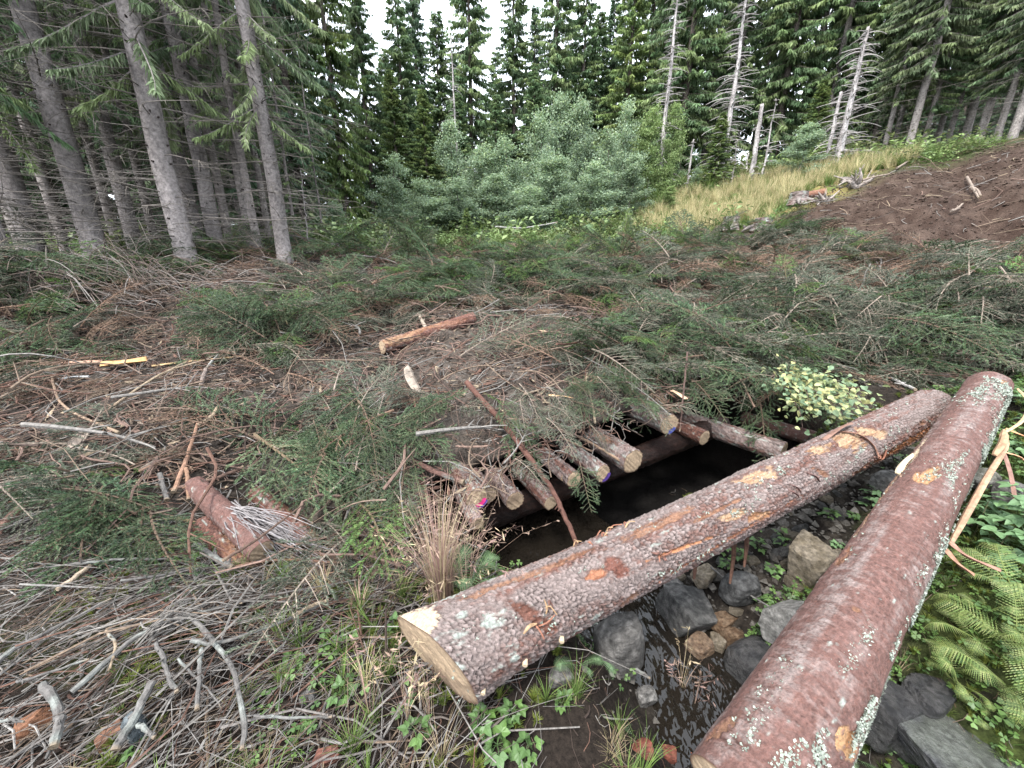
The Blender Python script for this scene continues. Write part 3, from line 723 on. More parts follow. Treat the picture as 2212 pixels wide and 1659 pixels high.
def gn_scatter(name, protos, pts, rots, scl, idx, kind="stuff"):
    """one object that spreads copies of a few small meshes over given points"""
    me = bpy.data.meshes.new(name); n = len(pts)
    me.vertices.add(n); me.vertices.foreach_set("co", np.asarray(pts, np.float32).ravel())
    for nm, ty, dat in (("rot", 'FLOAT_VECTOR', rots), ("scl", 'FLOAT', scl), ("idx", 'INT', idx)):
        a = me.attributes.new(nm, ty, 'POINT')
        a.data.foreach_set("vector" if ty == 'FLOAT_VECTOR' else "value", np.asarray(dat, np.int32 if ty == 'INT' else np.float32).ravel())
    o = link(name, me); tag(o, kind=kind)
    g = bpy.data.node_groups.new(name, 'GeometryNodeTree')
    g.interface.new_socket("Geometry", in_out='INPUT', socket_type='NodeSocketGeometry')
    g.interface.new_socket("Geometry", in_out='OUTPUT', socket_type='NodeSocketGeometry')
    N, Lk = g.nodes, g.links
    gi, gout = N.new('NodeGroupInput'), N.new('NodeGroupOutput')
    ins = N.new('GeometryNodeGeometryToInstance')
    for po in reversed(protos):
        oi = N.new('GeometryNodeObjectInfo'); oi.inputs['Object'].default_value = po; oi.inputs['As Instance'].default_value = False
        Lk.new(oi.outputs['Geometry'], ins.inputs[0])
    iop = N.new('GeometryNodeInstanceOnPoints'); iop.inputs['Pick Instance'].default_value = True
    def attr(nm, ty):
        a = N.new('GeometryNodeInputNamedAttribute'); a.data_type = ty; a.inputs['Name'].default_value = nm; return a.outputs[0]
    Lk.new(gi.outputs[0], iop.inputs['Points']); Lk.new(ins.outputs[0], iop.inputs['Instance'])
    Lk.new(attr("idx", 'INT'), iop.inputs['Instance Index'])
    e2r = N.new('FunctionNodeEulerToRotation'); Lk.new(attr("rot", 'FLOAT_VECTOR'), e2r.inputs[0])
    Lk.new(e2r.outputs[0], iop.inputs['Rotation']); Lk.new(attr("scl", 'FLOAT'), iop.inputs['Scale'])
    Lk.new(iop.outputs[0], gout.inputs[0])
    mod = o.modifiers.new("scatter", 'NODES'); mod.node_group = g
    return o
def proto_obj(me):
    return bpy.data.objects.new("source", me)
def joined(meshes, mats):
    """several meshes as one source mesh"""
    m = MB()
    for k, me in enumerate(meshes):
        V = np.zeros(len(me.vertices) * 3, np.float32); me.vertices.foreach_get("co", V)
        K = np.zeros(len(me.vertices) * 4, np.float32); me.color_attributes["Col"].data.foreach_get("color", K)
        lt = np.zeros(len(me.polygons), np.int32); me.polygons.foreach_get("loop_total", lt)
        lv = np.zeros(len(me.loops), np.int32); me.loops.foreach_get("vertex_index", lv)
        st = np.concatenate([[0], np.cumsum(lt)[:-1]]); Fs = []
        for sz in np.unique(lt):
            s0 = st[lt == sz]; Fs.append(lv[s0[:, None] + np.arange(sz)[None]])
        m.add(V.reshape(-1, 3), Fs, K.reshape(-1, 4)[:, :3], k)
    return m.mesh("source", mats)
BO = [proto_obj(joined([a, b], [M_stick, M_needle])) for a, b, _ in PROTO]

def surf_rot(x, y, yaw, tilt, rn):
    """lie on the slope: euler angles for a bough whose stem runs along local x"""
    e = .12
    gx_ = (top(x + e, y) - top(x - e, y)) / (2 * e); gy_ = (top(x, y + e) - top(x, y - e)) / (2 * e)
    pitch = -np.arctan(gx_ * np.cos(yaw) + gy_ * np.sin(yaw)) * .8 + tilt
    return np.stack([rn.normal(0, .35, len(x)), pitch, yaw], 1)

# where the brash is green, grey, or torn to brown litter (places on the ground, found along sight lines)
GREEN_Z = [(620,740,.55,1.0),(250,630,.8,1.3),(60,640,.8,1.4),(430,600,.7,1.3),(700,650,.6,1.0),(950,640,1.0,1.1),(1150,610,1.2,1.2),(1330,640,1.0,1.2),(1480,760,.8,1.2),(1250,790,.45,1.2),(1380,800,.5,1.4),
 (1700,690,.8,1.2),(1850,740,.7,1.3),(1650,780,.5,1.3),(2100,720,.8,1.2),(1950,700,.6,1.1),(620,1060,.5,1.2),(760,980,.5,1.1),(900,980,.45,1.2),(1150,950,.45,1.2),(1020,960,.4,1.1),(1560,850,.5,1.3),(1300,900,.4,1.1),
 (80,1120,.5,1.3),(230,1190,.35,1.2),(120,760,.5,.9),(1850,570,1.0,1.0),(1700,525,.9,1.2),(1030,545,.9,1.2),(250,1010,.4,.8),(520,690,.5,.9),(1600,600,1.0,.9),(2150,600,.7,.8),(1450,560,1.0,.8),(350,1120,.3,1.0),(1440,620,.9,.8)]
BROWN_Z = [(800,830,.9),(950,850,.7),(250,900,.8),(120,960,.6),(420,900,.6),(1220,700,.7),(1120,780,.5),(330,650,.9),(1500,680,.5),(650,590,1.2),(900,720,.5),(1000,730,.5),(180,700,.6),(1280,740,.4)]
gz = [(hit(a, b), r, w) for a, b, r, w in GREEN_Z]; bz = [(hit(a, b), r) for a, b, r in BROWN_Z]
def greenness(x, y):
    g = np.zeros_like(x)
    for c, r, w in gz: g = np.maximum(g, w * np.exp(-(((x - c[0]) / r) ** 2 + ((y - c[1]) / (r * .8)) ** 2)))
    for c, r in bz: g = g - .85 * np.exp(-(((x - c[0]) / r) ** 2 + ((y - c[1]) / (r * .7)) ** 2))
    return g + .25 * fbm(x * 1.6, y * 1.6, seed=71, oct=3)
def in_brash(x, y):
    """brash heap: from the bridge edge back to the crest"""
    s, t = deck_st(x, y)
    front = np.where(s < -.2, (y - 1.42 - .12 * np.minimum(np.abs(x), 3)) , np.where(s > 1.9, y - 2.98 - .06 * np.sin(x * 7), t + .02))
    far = 8.0 + .10 * x + .8 * fbm(x * .7, y * 0, seed=73, oct=2) - y
    Zz = zones(x, y)
    return (front > 0) & (far > 0) & (x > -7.5) & (x < 8) & (Zz['road'] < .5) & (Zz['right'] < .5) & (Zz['hill'] < .5)
rb = np.random.default_rng(77)
keepc = [hit(a, b) for a, b in [(440, 1065), (630, 1125), (560, 1075), (480, 1110), (520, 1155), (560, 1190), (470, 1180), (600, 1150), (1031, 1060), (1000, 1030), (930, 800), (980, 730), (270, 800), (1690, 960), (1600, 930), (1010, 830), (1060, 880)]]
def KEEP(x, y):
    k = np.zeros(np.shape(x), bool)
    for c in keepc: k |= np.hypot(x - c[0], y - c[1]) < .20
    return k
n = 16000
X = rb.uniform(-7.5, 8, n); Y = 1.3 + 7.2 * rb.uniform(0, 1, n) ** 1.25
ok = in_brash(X, Y); X, Y = X[ok], Y[ok]
gr = greenness(X, Y)
dens = np.clip(gr * 1.35 + .08, .05, 1.25) * np.clip(1.15 - Y / 14, .3, 1)
s_, t_ = deck_st(X, Y); nose = (t_ < .50) & (s_ > -.45) & (s_ < 2.5)
ok = rb.uniform(0, 1, len(X)) < dens * np.where(nose, np.where(t_ > .24, .5, .2), .80) * np.where(KEEP(X, Y), .0, 1); X, Y, gr = X[ok], Y[ok], gr[ok]
yaw = rb.uniform(0, 6.283, len(X))
# boughs at the bridge edge hang outwards over it
s_, t_ = deck_st(X, Y)
edge_ = (t_ < .62) & (s_ > -.45) & (s_ < 1.95)
yaw = np.where(edge_, math.atan2(-DLn[1], -DLn[0]) + rb.normal(0, .7, len(X)), yaw)
ok = ~KEEP(X + .45 * np.cos(yaw), Y + .45 * np.sin(yaw)) & ~KEEP(X + .22 * np.cos(yaw), Y + .22 * np.sin(yaw)); X, Y, gr, yaw, edge_, s_, t_ = X[ok], Y[ok], gr[ok], yaw[ok], edge_[ok], s_[ok], t_[ok]
dome = np.zeros(len(X))
for c, r, w in gz:
    if c[1] > 2.3: dome = np.maximum(dome, np.exp(-(((X - c[0]) ** 2 + (Y - c[1]) ** 2) / (.62 * r) ** 2)))
lift = .34 * dome * rb.uniform(.05, 1, len(X)) + rb.uniform(.01, .14, len(X)) * np.clip(gr + .3, .2, 1)
rot = surf_rot(X, Y, yaw, rb.normal(-.04, .26, len(X)), rb)
scl = rb.uniform(.55, 1.1, len(X)) * np.where(edge_, .5, 1)
kinds = rb.uniform(0, 1, len(X)); fresh_p = np.where(Y > 4.6, .34, .08)
kid = np.where(gr < np.where(Y > 3.8, np.where(X > 1.5, .75, .55), .28), np.where(kinds < .6, 3, 1), np.where(kinds < fresh_p, 2, np.where(kinds < np.where((X > 1.2) & (Y > 3.6), .78, .55), 1, 0)))
pk = [pick('green'), pick('grey'), pick('fresh'), pick('brown')]
pi = np.array([rb.choice(pk[k]) for k in kid])
P = np.stack([X, Y, top(X, Y) + .03 + lift], 1)
ne = 230; Xe = rb.uniform(-6.8, 5.6, ne); Ye = 7.55 + .10 * Xe + rb.normal(0, .35, ne); ok = zones(Xe, Ye)['road'] < .4; Xe, Ye = Xe[ok], Ye[ok]; ne = len(Xe)
Re = surf_rot(Xe, Ye, rb.uniform(0, 6.283, ne), rb.normal(-.45, .3, ne), rb); ke = rb.choice([0, 0, 1, 2, 2, 3], ne)
P = np.concatenate([P, np.stack([Xe, Ye, top(Xe, Ye) + rb.uniform(.02, .18, ne)], 1)]); rot = np.concatenate([rot, Re]); scl = np.concatenate([scl, rb.uniform(.7, 1.4, ne)])
pi = np.concatenate([pi, np.array([rb.choice(pk[k]) for k in ke])]); edge_ = np.concatenate([edge_, np.zeros(ne, bool)]); X = P[:, 0]; Y = P[:, 1]
# the 260 that show largest become branches of their own
dist = np.linalg.norm(P - np.array([0, 0, EYE]), axis=1); big = np.argsort(dist / scl)[:260]
LANDMARKS = [(nm, hit(a, b)) for nm, a, b in [("the half-peeled log", 920, 745), ("the split orange slab", 270, 800), ("the dead brush heap", 230, 590), ("the wet red-brown log", 500, 1110), ("the leafy birch branch", 1740, 870),
  ("the pale rotten wood", 890, 830), ("the leaning pole's top", 1010, 830), ("the pink-painted log", 1000, 1010), ("the stoutest bridge log", 1310, 930), ("the blue-marked log", 1450, 880), ("the small tan log end", 860, 1060), ("the bare soil's lower edge", 1850, 620),
  ("the old grey stump", 2120, 700), ("the lichened white branch", 500, 740), ("the arched brown branch", 620, 670), ("the red-brown branch at the left edge", 40, 1140), ("the shredded pale wood", 170, 960), ("the pinkish peeled stick", 400, 1010),
  ("the crest before the thicket", 1100, 590), ("the short thick reddish log", 1480, 560), ("the grey trunk", 620, 610), ("the bright green tip", 595, 640), ("the bark plate behind the deck", 1195, 730), ("the bare twig fan", 1850, 720), ("the left edge of the heap", 60, 680), ("the bright green spray", 330, 1200)]]
names = {'green': "dark green spruce bough", 'grey': "grey-green wilting spruce bough", 'fresh': "bright green spruce bough", 'brown': "browned half-bare spruce bough"}
for i in big:
    a, b, kd = PROTO[pi[i]]
    near_ = min(LANDMARKS, key=lambda q_: np.hypot(q_[1][0] - P[i][0], q_[1][1] - P[i][1]))[0]
    place_ = ("hanging over the front edge of the log bridge" if edge_[i] else "on the brash heap left of the bridge" if P[i][0] < -.6 and P[i][1] < 3 else
             "on top of the bridge deck" if abs(P[i][0]) < 2 and P[i][1] < 3.6 else "on the brash heap behind the bridge")
    r_ = link("spruce_bough", a, None, P[i], rot[i], scl[i]); link("needles", b, r_)
    szw = "long " if scl[i] > .9 else "short " if scl[i] < .68 else ""
    tag(r_, szw + names[kd] + (" hanging at the bridge edge by " if edge_[i] else " lying by ") + near_, "branch", szw + names[kd] + ("s at the bridge edge by " if edge_[i] else "s by ") + near_)
rest = np.setdiff1d(np.arange(len(X)), big)
gn_scatter("brash", BO, P[rest], rot[rest], scl[rest], pi[rest])

# the big drooping bough at the left end of the bridge, and a few others that stand out
def single_bough(px, py, kind, yaw, pitch, roll, s, label, lift=.12, L=None, mesh=None):
    a, b = mesh or PROTO[pick(kind)[0]][:2]; p = hit(px, py, lift=lift)
    r_ = link("spruce_bough", a, None, p, (roll, pitch, yaw), s); link("needles", b, r_); tag(r_, label, "branch")
    return r_
for (px, py, yw, pt, s, lb) in [(560, 985, -.62, .20, 1.0, "biggest grey-green spruce bough, drooping fan of twigs at the left end of the bridge"),
                                (700, 960, -.95, .24, .85, "grey-green spruce bough fanning down just right of the biggest drooping bough"),
                                (790, 1000, -1.1, .35, .7, "light grey-green bough reaching down to the small tan log end")]:
    single_bough(px, py, '', yw, pt, .15, s, lb, .16, mesh=BIGB)
single_bough(1110, 930, 'green', -1.3, .62, 0, .75, "dark spruce bough drooping past the leaning red pole")
single_bough(1250, 1030, 'green', -1.5, .55, .2, .5, "short dark spruce bough dangling right of the leaning pole near the opening", .10)
single_bough(1640, 890, 'green', -1.75, 1.0, 0, .8, "spruce bough hanging straight down in front of the long chipped log", .06)
single_bough(595, 640, 'fresh', 2.0, -.9, 0, .55, "bright fresh green spruce tip standing up on the heap at upper left", .05)
single_bough(1030, 560, 'green', 1.4, -.75, 0, 1.5, "dark green spruce top standing up on the crest before the birch thicket", .05)
single_bough(1060, 560, 'green', .4, -.5, 0, 1.4, "dark spruce bough sticking out right from the crest before the birch thicket", .05)
single_bough(330, 1215, 'fresh', .35, -.05, 0, .75, "bright green spruce spray lying at lower left above the grey sticks", .05)
single_bough(1700, 520, 'green', .2, -.1, 0, 1.5, "dark green bough heap lying at the edge of the bare soil", .1)

# sticks and litter
def stick_batch(n, X, Y, Zf, rn, lmin, lmax, rmin, rmax, cols, yaw=None, tilt=.18, sides=4, K=4, lift=.015):
    l_ = lmin * (lmax / lmin) ** (rn.uniform(0, 1, n) ** 1.6); yw = rn.uniform(0, np.pi * 2, n) if yaw is None else yaw
    e = .10; d = np.stack([np.cos(yw), np.sin(yw)], 1)
    gxx = (Zf(X + e, Y) - Zf(X - e, Y)) / (2 * e); gyy = (Zf(X, Y + e) - Zf(X, Y - e)) / (2 * e)
    sl = np.clip(gxx * d[:, 0] + gyy * d[:, 1], -.9, .9) + rn.normal(0, tilt, n)
    t = np.linspace(-.5, .5, K)[None, :, None]; D = unit(np.concatenate([d, sl[:, None]], 1))[:, None]
    sd = np.stack([-d[:, 1], d[:, 0], 0 * sl], 1)[:, None]
    bow = rn.normal(0, .16, (n, 1, 1)); bz_ = rn.normal(.02, .06, (n, 1, 1)); jit = rn.normal(0, .02, (n, K, 1))
    O = np.stack([X, Y, Zf(X, Y) + lift * rn.uniform(.2, 2.2, n)], 1)[:, None]
    P = O + l_[:, None, None] * (D * t + sd * (bow * (t * t * 4 - .3) + jit) + np.array([0, 0, 1.]) * bz_ * (1 - t * t * 4))
    r0 = rmin * (rmax / rmin) ** (rn.uniform(0, 1, n) ** 1.8); r0 = np.minimum(r0, l_ * .06 + .001)
    R = r0[:, None] * np.linspace(1, .6, K)[None]
    V, F = tubes(P, R, sides)
    c = np.array(cols)[rn.integers(0, len(cols), n)] * rn.uniform(.7, 1.25, (n, 1))
    return V, F, np.repeat(c, K * sides, 0), P
TAN, GRY, RDB, DKB, PLW, PNK = (.17, .125, .092), (.20, .185, .17), (.125, .07, .052), (.06, .043, .035), (.30, .235, .165), (.18, .12, .097)
m = MB()
n = 38000
X = rb.uniform(-7.5, 8, n); Y = 1.35 + 7.2 * rb.uniform(0, 1, n) ** 1.5
ok = in_brash(X, Y) & (rb.uniform(0, 1, n) < np.clip(1.15 - Y / 9, .25, 1)); X, Y = X[ok], Y[ok]
V, F, K_, _ = stick_batch(len(X), X, Y, top, rb, .05, .42, .0020, .007, [TAN, GRY, RDB, DKB, PNK, TAN, PNK, GRY], lift=.022); m.add(V, F, K_)
n = 4200; X = rb.uniform(-7.5, 8, n); Y = 1.5 + 7. * rb.uniform(0, 1, n) ** 1.2
ok = in_brash(X, Y) & ~KEEP(X, Y); X, Y = X[ok], Y[ok]
V, F, K_, _ = stick_batch(len(X), X, Y, top, rb, .18, 1.1, .0020, .0075, [TAN, PNK, GRY, RDB, DKB, PNK, (.15, .11, .085)], tilt=.22, lift=.075, K=6); m.add(V, F, K_)
tag(link("twig_litter", m.mesh("twig_litter", M_stick)), kind="stuff")
# bark chips and wood splinters in the torn brown parts
n = 15000; m = MB()
X = rb.uniform(-7, 6, n); Y = 1.6 + 6.2 * rb.uniform(0, 1, n) ** 1.4
ok = in_brash(X, Y); X, Y = X[ok], Y[ok]; ok = rb.uniform(0, 1, len(X)) < np.clip(.9 - greenness(X, Y), .1, 1); X, Y = X[ok], Y[ok]; k = len(X)
o = np.stack([X, Y, top(X, Y) + rb.uniform(.01, .04, k)], 1); u_ = unit(rb.normal(size=(k, 3)) * [1, 1, .35]); v_ = unit(np.cross(u_, rb.normal(size=(k, 3)) * .3 + [0, 0, 1]))
u_ = u_ * rb.uniform(.014, .07, (k, 1)); v_ = v_ * rb.uniform(.004, .016, (k, 1)); w_ = np.array([0, 0, .004])
V = np.stack([o - u_, o + v_, o + u_, o - v_, o + w_ * 1.5], 1); I = np.arange(k)[:, None] * 5
F = np.concatenate([I + [0, 1, 4], I + [1, 2, 4], I + [2, 3, 4], I + [3, 0, 4]], 0)
c = np.array([TAN, PNK, PLW, RDB, (.10, .07, .055), (.12, .085, .065)])[rb.integers(0, 6, k)] * rb.uniform(.7, 1.2, (k, 1))
m.add(V.reshape(-1, 3), F, np.repeat(c, 5, 0)); tag(link("bark_chips", m.mesh("bark_chips", M_stick)), kind="stuff")
# clods of torn soil on the dirt track and in the brown patches
def clods(n, X, Y, Zf, smin, smax, rn, c0, c1):
    base = np.array([[1,0,0],[-1,0,0],[0,1,0],[0,-1,0],[0,0,1],[0,0,-1]], float); tri = np.array([[0,2,4],[2,1,4],[1,3,4],[3,0,4],[2,0,5],[1,2,5],[3,1,5],[0,3,5]])
    s = smin * (smax / smin) ** (rn.uniform(0, 1, n) ** 2)
    V = base[None] * s[:, None, None] * rn.uniform(.6, 1.4, (n, 6, 1)) * np.array([1, 1, .75]) + rn.normal(0, .2, (n, 6, 3)) * s[:, None, None]
    a = rn.uniform(0, 6.28, n); R = np.stack([np.cos(a), -np.sin(a), np.sin(a), np.cos(a)], 1).reshape(n, 2, 2)
    V[:, :, :2] = np.einsum('nij,nkj->nki', R, V[:, :, :2]); V += np.stack([X, Y, Zf(X, Y) + s * .25], 1)[:, None]
    c = mixc(c0, c1, rn.uniform(0, 1, n)) * rn.uniform(.7, 1.2, (n, 1))
    return V.reshape(-1, 3), (np.arange(n)[:, None, None] * 6 + tri[None]).reshape(-1, 3), np.repeat(c, 6, 0)
n = 30000; X = rb.uniform(4, 14, n); Y = rb.uniform(3.2, 11, n); ok = zones(X, Y)['road'] > .35; X, Y = X[ok], Y[ok]
m = MB(); m.add(*clods(len(X), X, Y, top, .005, .028, rb, (.06, .040, .031), (.13, .095, .075)))
n = 5000; X = rb.uniform(-6, 3, n); Y = rb.uniform(1.7, 6, n); ok = in_brash(X, Y) & (greenness(X, Y) < .15); X, Y = X[ok], Y[ok]
m.add(*clods(len(X), X, Y, top, .008, .04, rb, (.03, .022, .018), (.06, .045, .035)))
tag(link("soil_clods", m.mesh("soil_clods", M_ground)), kind="stuff")
m = MB(); n = 900; X = rb.uniform(3.5, 13, n); Y = rb.uniform(3.4, 10.5, n); ok = zones(X, Y)['road'] > .2; X, Y = X[ok], Y[ok]
V, F, K_, _ = stick_batch(len(X), X, Y, top, rb, .10, .9, .003, .012, [TAN, PNK, PLW, GRY], lift=.03); m.add(V, F, K_)
tag(link("twig_litter", m.mesh("twig_litter", M_stick)), kind="stuff")
# loose bigger sticks all over the brash, each on its own
src = []
for q in range(7):
    rn = np.random.default_rng(400 + q); ln = rn.uniform(.5, 1.1); r0 = rn.uniform(.006, .014); m = MB()
    Pq = spline([[-ln / 2, 0, 0], [-ln / 5, rn.normal(0, .04), .03], [ln / 5, rn.normal(0, .06), .04], [ln / 2, rn.normal(0, .08), 0]], 9)
    c = [TAN, RDB, PNK, GRY, PLW, DKB, PNK][q]
    V, F = tubes(Pq, np.linspace(r0, r0 * .45, 9), 6); m.add(V, F, c)
    for j in range(rn.integers(2, 6)):
        f = rn.uniform(.15, .95); o = Pq[int(f * 8)]; d = unit(np.array([rn.uniform(.2, .8), rn.choice([-1, 1]) * rn.uniform(.4, 1), rn.uniform(-.1, .5)])); l2 = rn.uniform(.04, .22)
        V, F = tubes(np.array([o, o + d * l2 * .5 + [0, 0, .004], o + d * l2]), np.array([.45, .35, .15]) * r0, 4); m.add(V, F, np.array(c) * 1.1)
    src.append(m.mesh("loose_stick", M_stick))
kinds_s = ["tan", "red-brown", "pinkish", "grey", "pale barkless", "dark brown", "pinkish"]
n = 1500; X = rb.uniform(-6.5, 7.5, n); Y = 1.6 + 6.6 * rb.uniform(0, 1, n) ** 1.3
ok = in_brash(X, Y); X, Y = X[ok][:230], Y[ok][:230]; yw = rb.normal(.5, 1.0, len(X)); rt = surf_rot(X, Y, yw, rb.normal(0, .22, len(X)), rb); Zs = top(X, Y)
for i in range(len(X)):
    k = int(rb.integers(7)); sc_ = rb.uniform(.45, 1.15); o = link("broken_branch", src[k], None, (X[i], Y[i], Zs[i] + rb.uniform(.07, .20)), rt[i], sc_)
    wh = "by " + min(LANDMARKS, key=lambda q_: np.hypot(q_[1][0] - X[i], q_[1][1] - Y[i]))[0]; wh_ = "at the left side of the brash heap" if X[i] < -2 else "on the right side of the brash heap" if X[i] > 2 else "in the middle of the brash heap"
    tag(o, f"loose {kinds_s[k]} broken branch lying {wh}", "stick", f"loose {kinds_s[k]} branches {wh}")

# ------------------------------------------------------------------ trees
def gp(px, Y):
    """ground point at distance Y on the bearing px"""
    X = 0.
    for _ in range(6):
        z = float(top(np.array([X]), np.array([float(Y)]))[0]); X = (px - CX) / FP * (Y * cp_ - (z - EYE) * sp_)
    return np.array([X, Y, z])
def spruce_parts(seed, H, R, cb, r0, twl=.17, tww=.030, per=.055, gap=.26, nb=(4, 7), droop=.32, cols=GREENS, barkc=(.15, .115, .10), deadfrom=.4, ndead=46, tsides=10, dlen=(.4, 1.5), thin=1.0):
    rn = np.random.default_rng(seed)
    # trunk with scars and knots
    K = 44; z = np.linspace(0, H, K); wob = np.cumsum(rn.normal(0, .006, (K, 2)), 0)
    Pt = np.stack([wob[:, 0], wob[:, 1], z - .25], 1); Rt = r0 * (1 - z / H) ** .8 + .004; Rt[0] *= 1.35; Rt[1] *= 1.1
    V, F = tubes(Pt, Rt, tsides); tr = MB()
    lum = fbm(V[:, 0] * 9, V[:, 1] * 9, V[:, 2] * 2.2, seed=seed, oct=3); vis = fbm(V[:, 0] * 3, V[:, 1] * 3, V[:, 2] * .9, seed=seed + 1, oct=3)
    tr.add(V, F, mixc(barkc, np.array(barkc) * 1.6, sstep(-.25, .35, lum + vis)))
    for q in range(40):
        zz = rn.uniform(.2, min(H * .6, 7)); an = rn.uniform(0, 6.283); rr = np.interp(zz, z - .25, Rt); d = np.array([math.cos(an), math.sin(an), .1])
        o = np.array([np.interp(zz, z - .25, wob[:, 0]), np.interp(zz, z - .25, wob[:, 1]), zz]) + d * rr * .9
        V, F = tubes(np.array([o, o + d * rn.uniform(.02, .05)]), np.array([.014, .010]), 5); tr.add(V, F, (.035, .028, .025))
    # crown: branches in whorls
    bz, ba, bl = [], [], []
    zz = cb
    while zz < H - .15:
        f = (H - zz) / (H - cb)
        for j in range(rn.integers(*nb)):
            bz.append(zz + rn.uniform(-.1, .1)); ba.append(rn.uniform(0, 6.283)); bl.append(R * (f ** .75) * rn.uniform(.55, 1.1) * min(1, .55 + 1.6 * (1 - f)) + .10)
        zz += gap * rn.uniform(.7, 1.3)
    bz, ba, bl = map(np.array, (bz, ba, bl)); n = len(bz); f = (H - bz) / (H - cb)
    t = np.linspace(0, 1, 6); dr = droop * (.15 + f) * rn.uniform(.6, 1.3, n); upk = .30 * (1 - f)
    r_ = bl[:, None] * t; h_ = bl[:, None] * (upk[:, None] * t - dr[:, None] * t ** 1.2 * 1.25 + .30 * dr[:, None] * t ** 3)
    sw = rn.normal(0, .18, n)[:, None] * t * t
    bx = np.stack([r_ * np.cos(ba[:, None] + sw), r_ * np.sin(ba[:, None] + sw), bz[:, None] + h_], -1)
    V, F = tubes(bx, np.linspace(1, .25, 6)[None] * (.006 + .010 * bl[:, None] / max(R, .1)), 3, False)
    lm = MB(); lm.add(V, F, np.array(barkc) * 1.1)
    cnt = np.maximum(3, (bl / per * thin).astype(int)); bi = np.repeat(np.arange(n), cnt * 3); N = len(bi)
    tt = rn.uniform(.10, 1.0, N) ** .8; sd = rn.choice([-1, 1], N)
    o = np.stack([np.array([np.interp(q, t, bx[b, :, k]) for b, q in zip(bi, tt)]) if False else 0 * tt for k in range(3)], 1)
    ii = np.minimum((tt * 5).astype(int), 4); ff = tt * 5 - ii
    o = bx[bi, ii] * (1 - ff[:, None]) + bx[bi, ii + 1] * ff[:, None]
    rad = np.stack([np.cos(ba[bi]), np.sin(ba[bi]), 0 * tt], 1); tan = np.stack([-np.sin(ba[bi]), np.cos(ba[bi]), 0 * tt], 1)
    dn = rn.uniform(.3, 1.6, N) * (.5 + .8 * f[bi])
    D = unit(rad * rn.uniform(.1, .7, N)[:, None] + tan * (sd * rn.uniform(.2, .9, N))[:, None] - np.array([0, 0, 1.]) * dn[:, None])
    l_ = twl * rn.uniform(.45, 1.5, N) * (1.15 - .55 * tt); W = unit(np.cross(D, rn.normal(size=(N, 3)))) * (tww * rn.uniform(.5, 1.1, N))[:, None]
    sag = np.array([0, 0, -1.]) * (l_ * .16)[:, None]
    V = np.stack([o - W * .35, o + D * (l_ * .45)[:, None] - W, o + D * l_[:, None] + sag, o + D * (l_ * .45)[:, None] + W, ], 1)
    bc = np.array(cols)[rn.integers(0, len(cols), n)] * rn.uniform(.75, 1.3, (n, 1))
    c = bc[bi] * rn.uniform(.65, 1.35, (N, 1)) * (1 + .25 * (tt[:, None] > .8))
    cr = MB(); cr.add(V.reshape(-1, 3), np.arange(N * 4).reshape(-1, 4), np.repeat(c, 4, 0))
    # dead lower branches
    de = MB()
    if ndead:
        n = ndead; zz = rn.uniform(deadfrom, max(cb * 1.5, deadfrom + .8), n); an = rn.uniform(0, 6.283, n); ll = rn.uniform(*dlen, n); t = np.linspace(0, 1, 6)
        dp = rn.uniform(.05, .45, n); x = ll[:, None] * t; h = ll[:, None] * (.08 * t - dp[:, None] * t ** 1.6 + .15 * t ** 3)
        a2 = an[:, None] + rn.normal(0, .25, n)[:, None] * t * t
        bp_ = np.stack([x * np.cos(a2), x * np.sin(a2), zz[:, None] + h], -1)
        V, F = tubes(bp_, np.linspace(1, .25, 6)[None] * rn.uniform(.004, .010, n)[:, None], 4, False); de.add(V, F, np.repeat(np.array([(.17, .15, .135)]) * rn.uniform(.5, 1.35, (n, 1)), 24, 0))
        m2 = n * 5; b = rn.integers(0, n, m2); q = rn.integers(2, 6, m2); o = bp_[b, np.minimum(q, 5)]
        D = unit(np.stack([np.cos(an[b] + rn.normal(0, .9, m2)), np.sin(an[b] + rn.normal(0, .9, m2)), rn.uniform(-.9, .1, m2)], 1)) * rn.uniform(.06, .35, m2)[:, None]
        V, F = tubes(np.stack([o, o + D * .5, o + D + [0, 0, -.03]], 1), np.array([[.003, .0022, .001]]) * np.ones((m2, 1)), 3, False); de.add(V, F, (.17, .15, .13))
    return (tr.mesh("trunk", M_trunk, True), lm.mesh("limbs", M_trunk), cr.mesh("foliage", M_crown), de.mesh("dead_branches", M_stick) if ndead else None)
def plant_tree(parts, p, yaw, s, label, group=None, name="spruce_tree", lean=(0, 0)):
    r_ = empty(name, p); r_.rotation_euler = (lean[0], lean[1], yaw); r_.scale = (s, s, s) if np.isscalar(s) else s
    for nm, me in zip(("trunk", "limbs", "foliage", "dead_branches"), parts):
        if me: link(nm, me, r_)
    return tag(r_, label, "tree", group)
rt_ = np.random.default_rng(90)
LIV = [(.065, .11, .05), (.09, .135, .055), (.12, .16, .065), (.08, .125, .06)]
YEL = [(.095, .14, .042), (.135, .175, .052), (.11, .155, .052), (.075, .12, .045)]
DRK = [(.042, .08, .04), (.06, .10, .048), (.075, .115, .055), (.055, .095, .055)]
GRN = [(.10, .135, .07), (.13, .16, .08), (.085, .12, .06), (.115, .15, .065)]
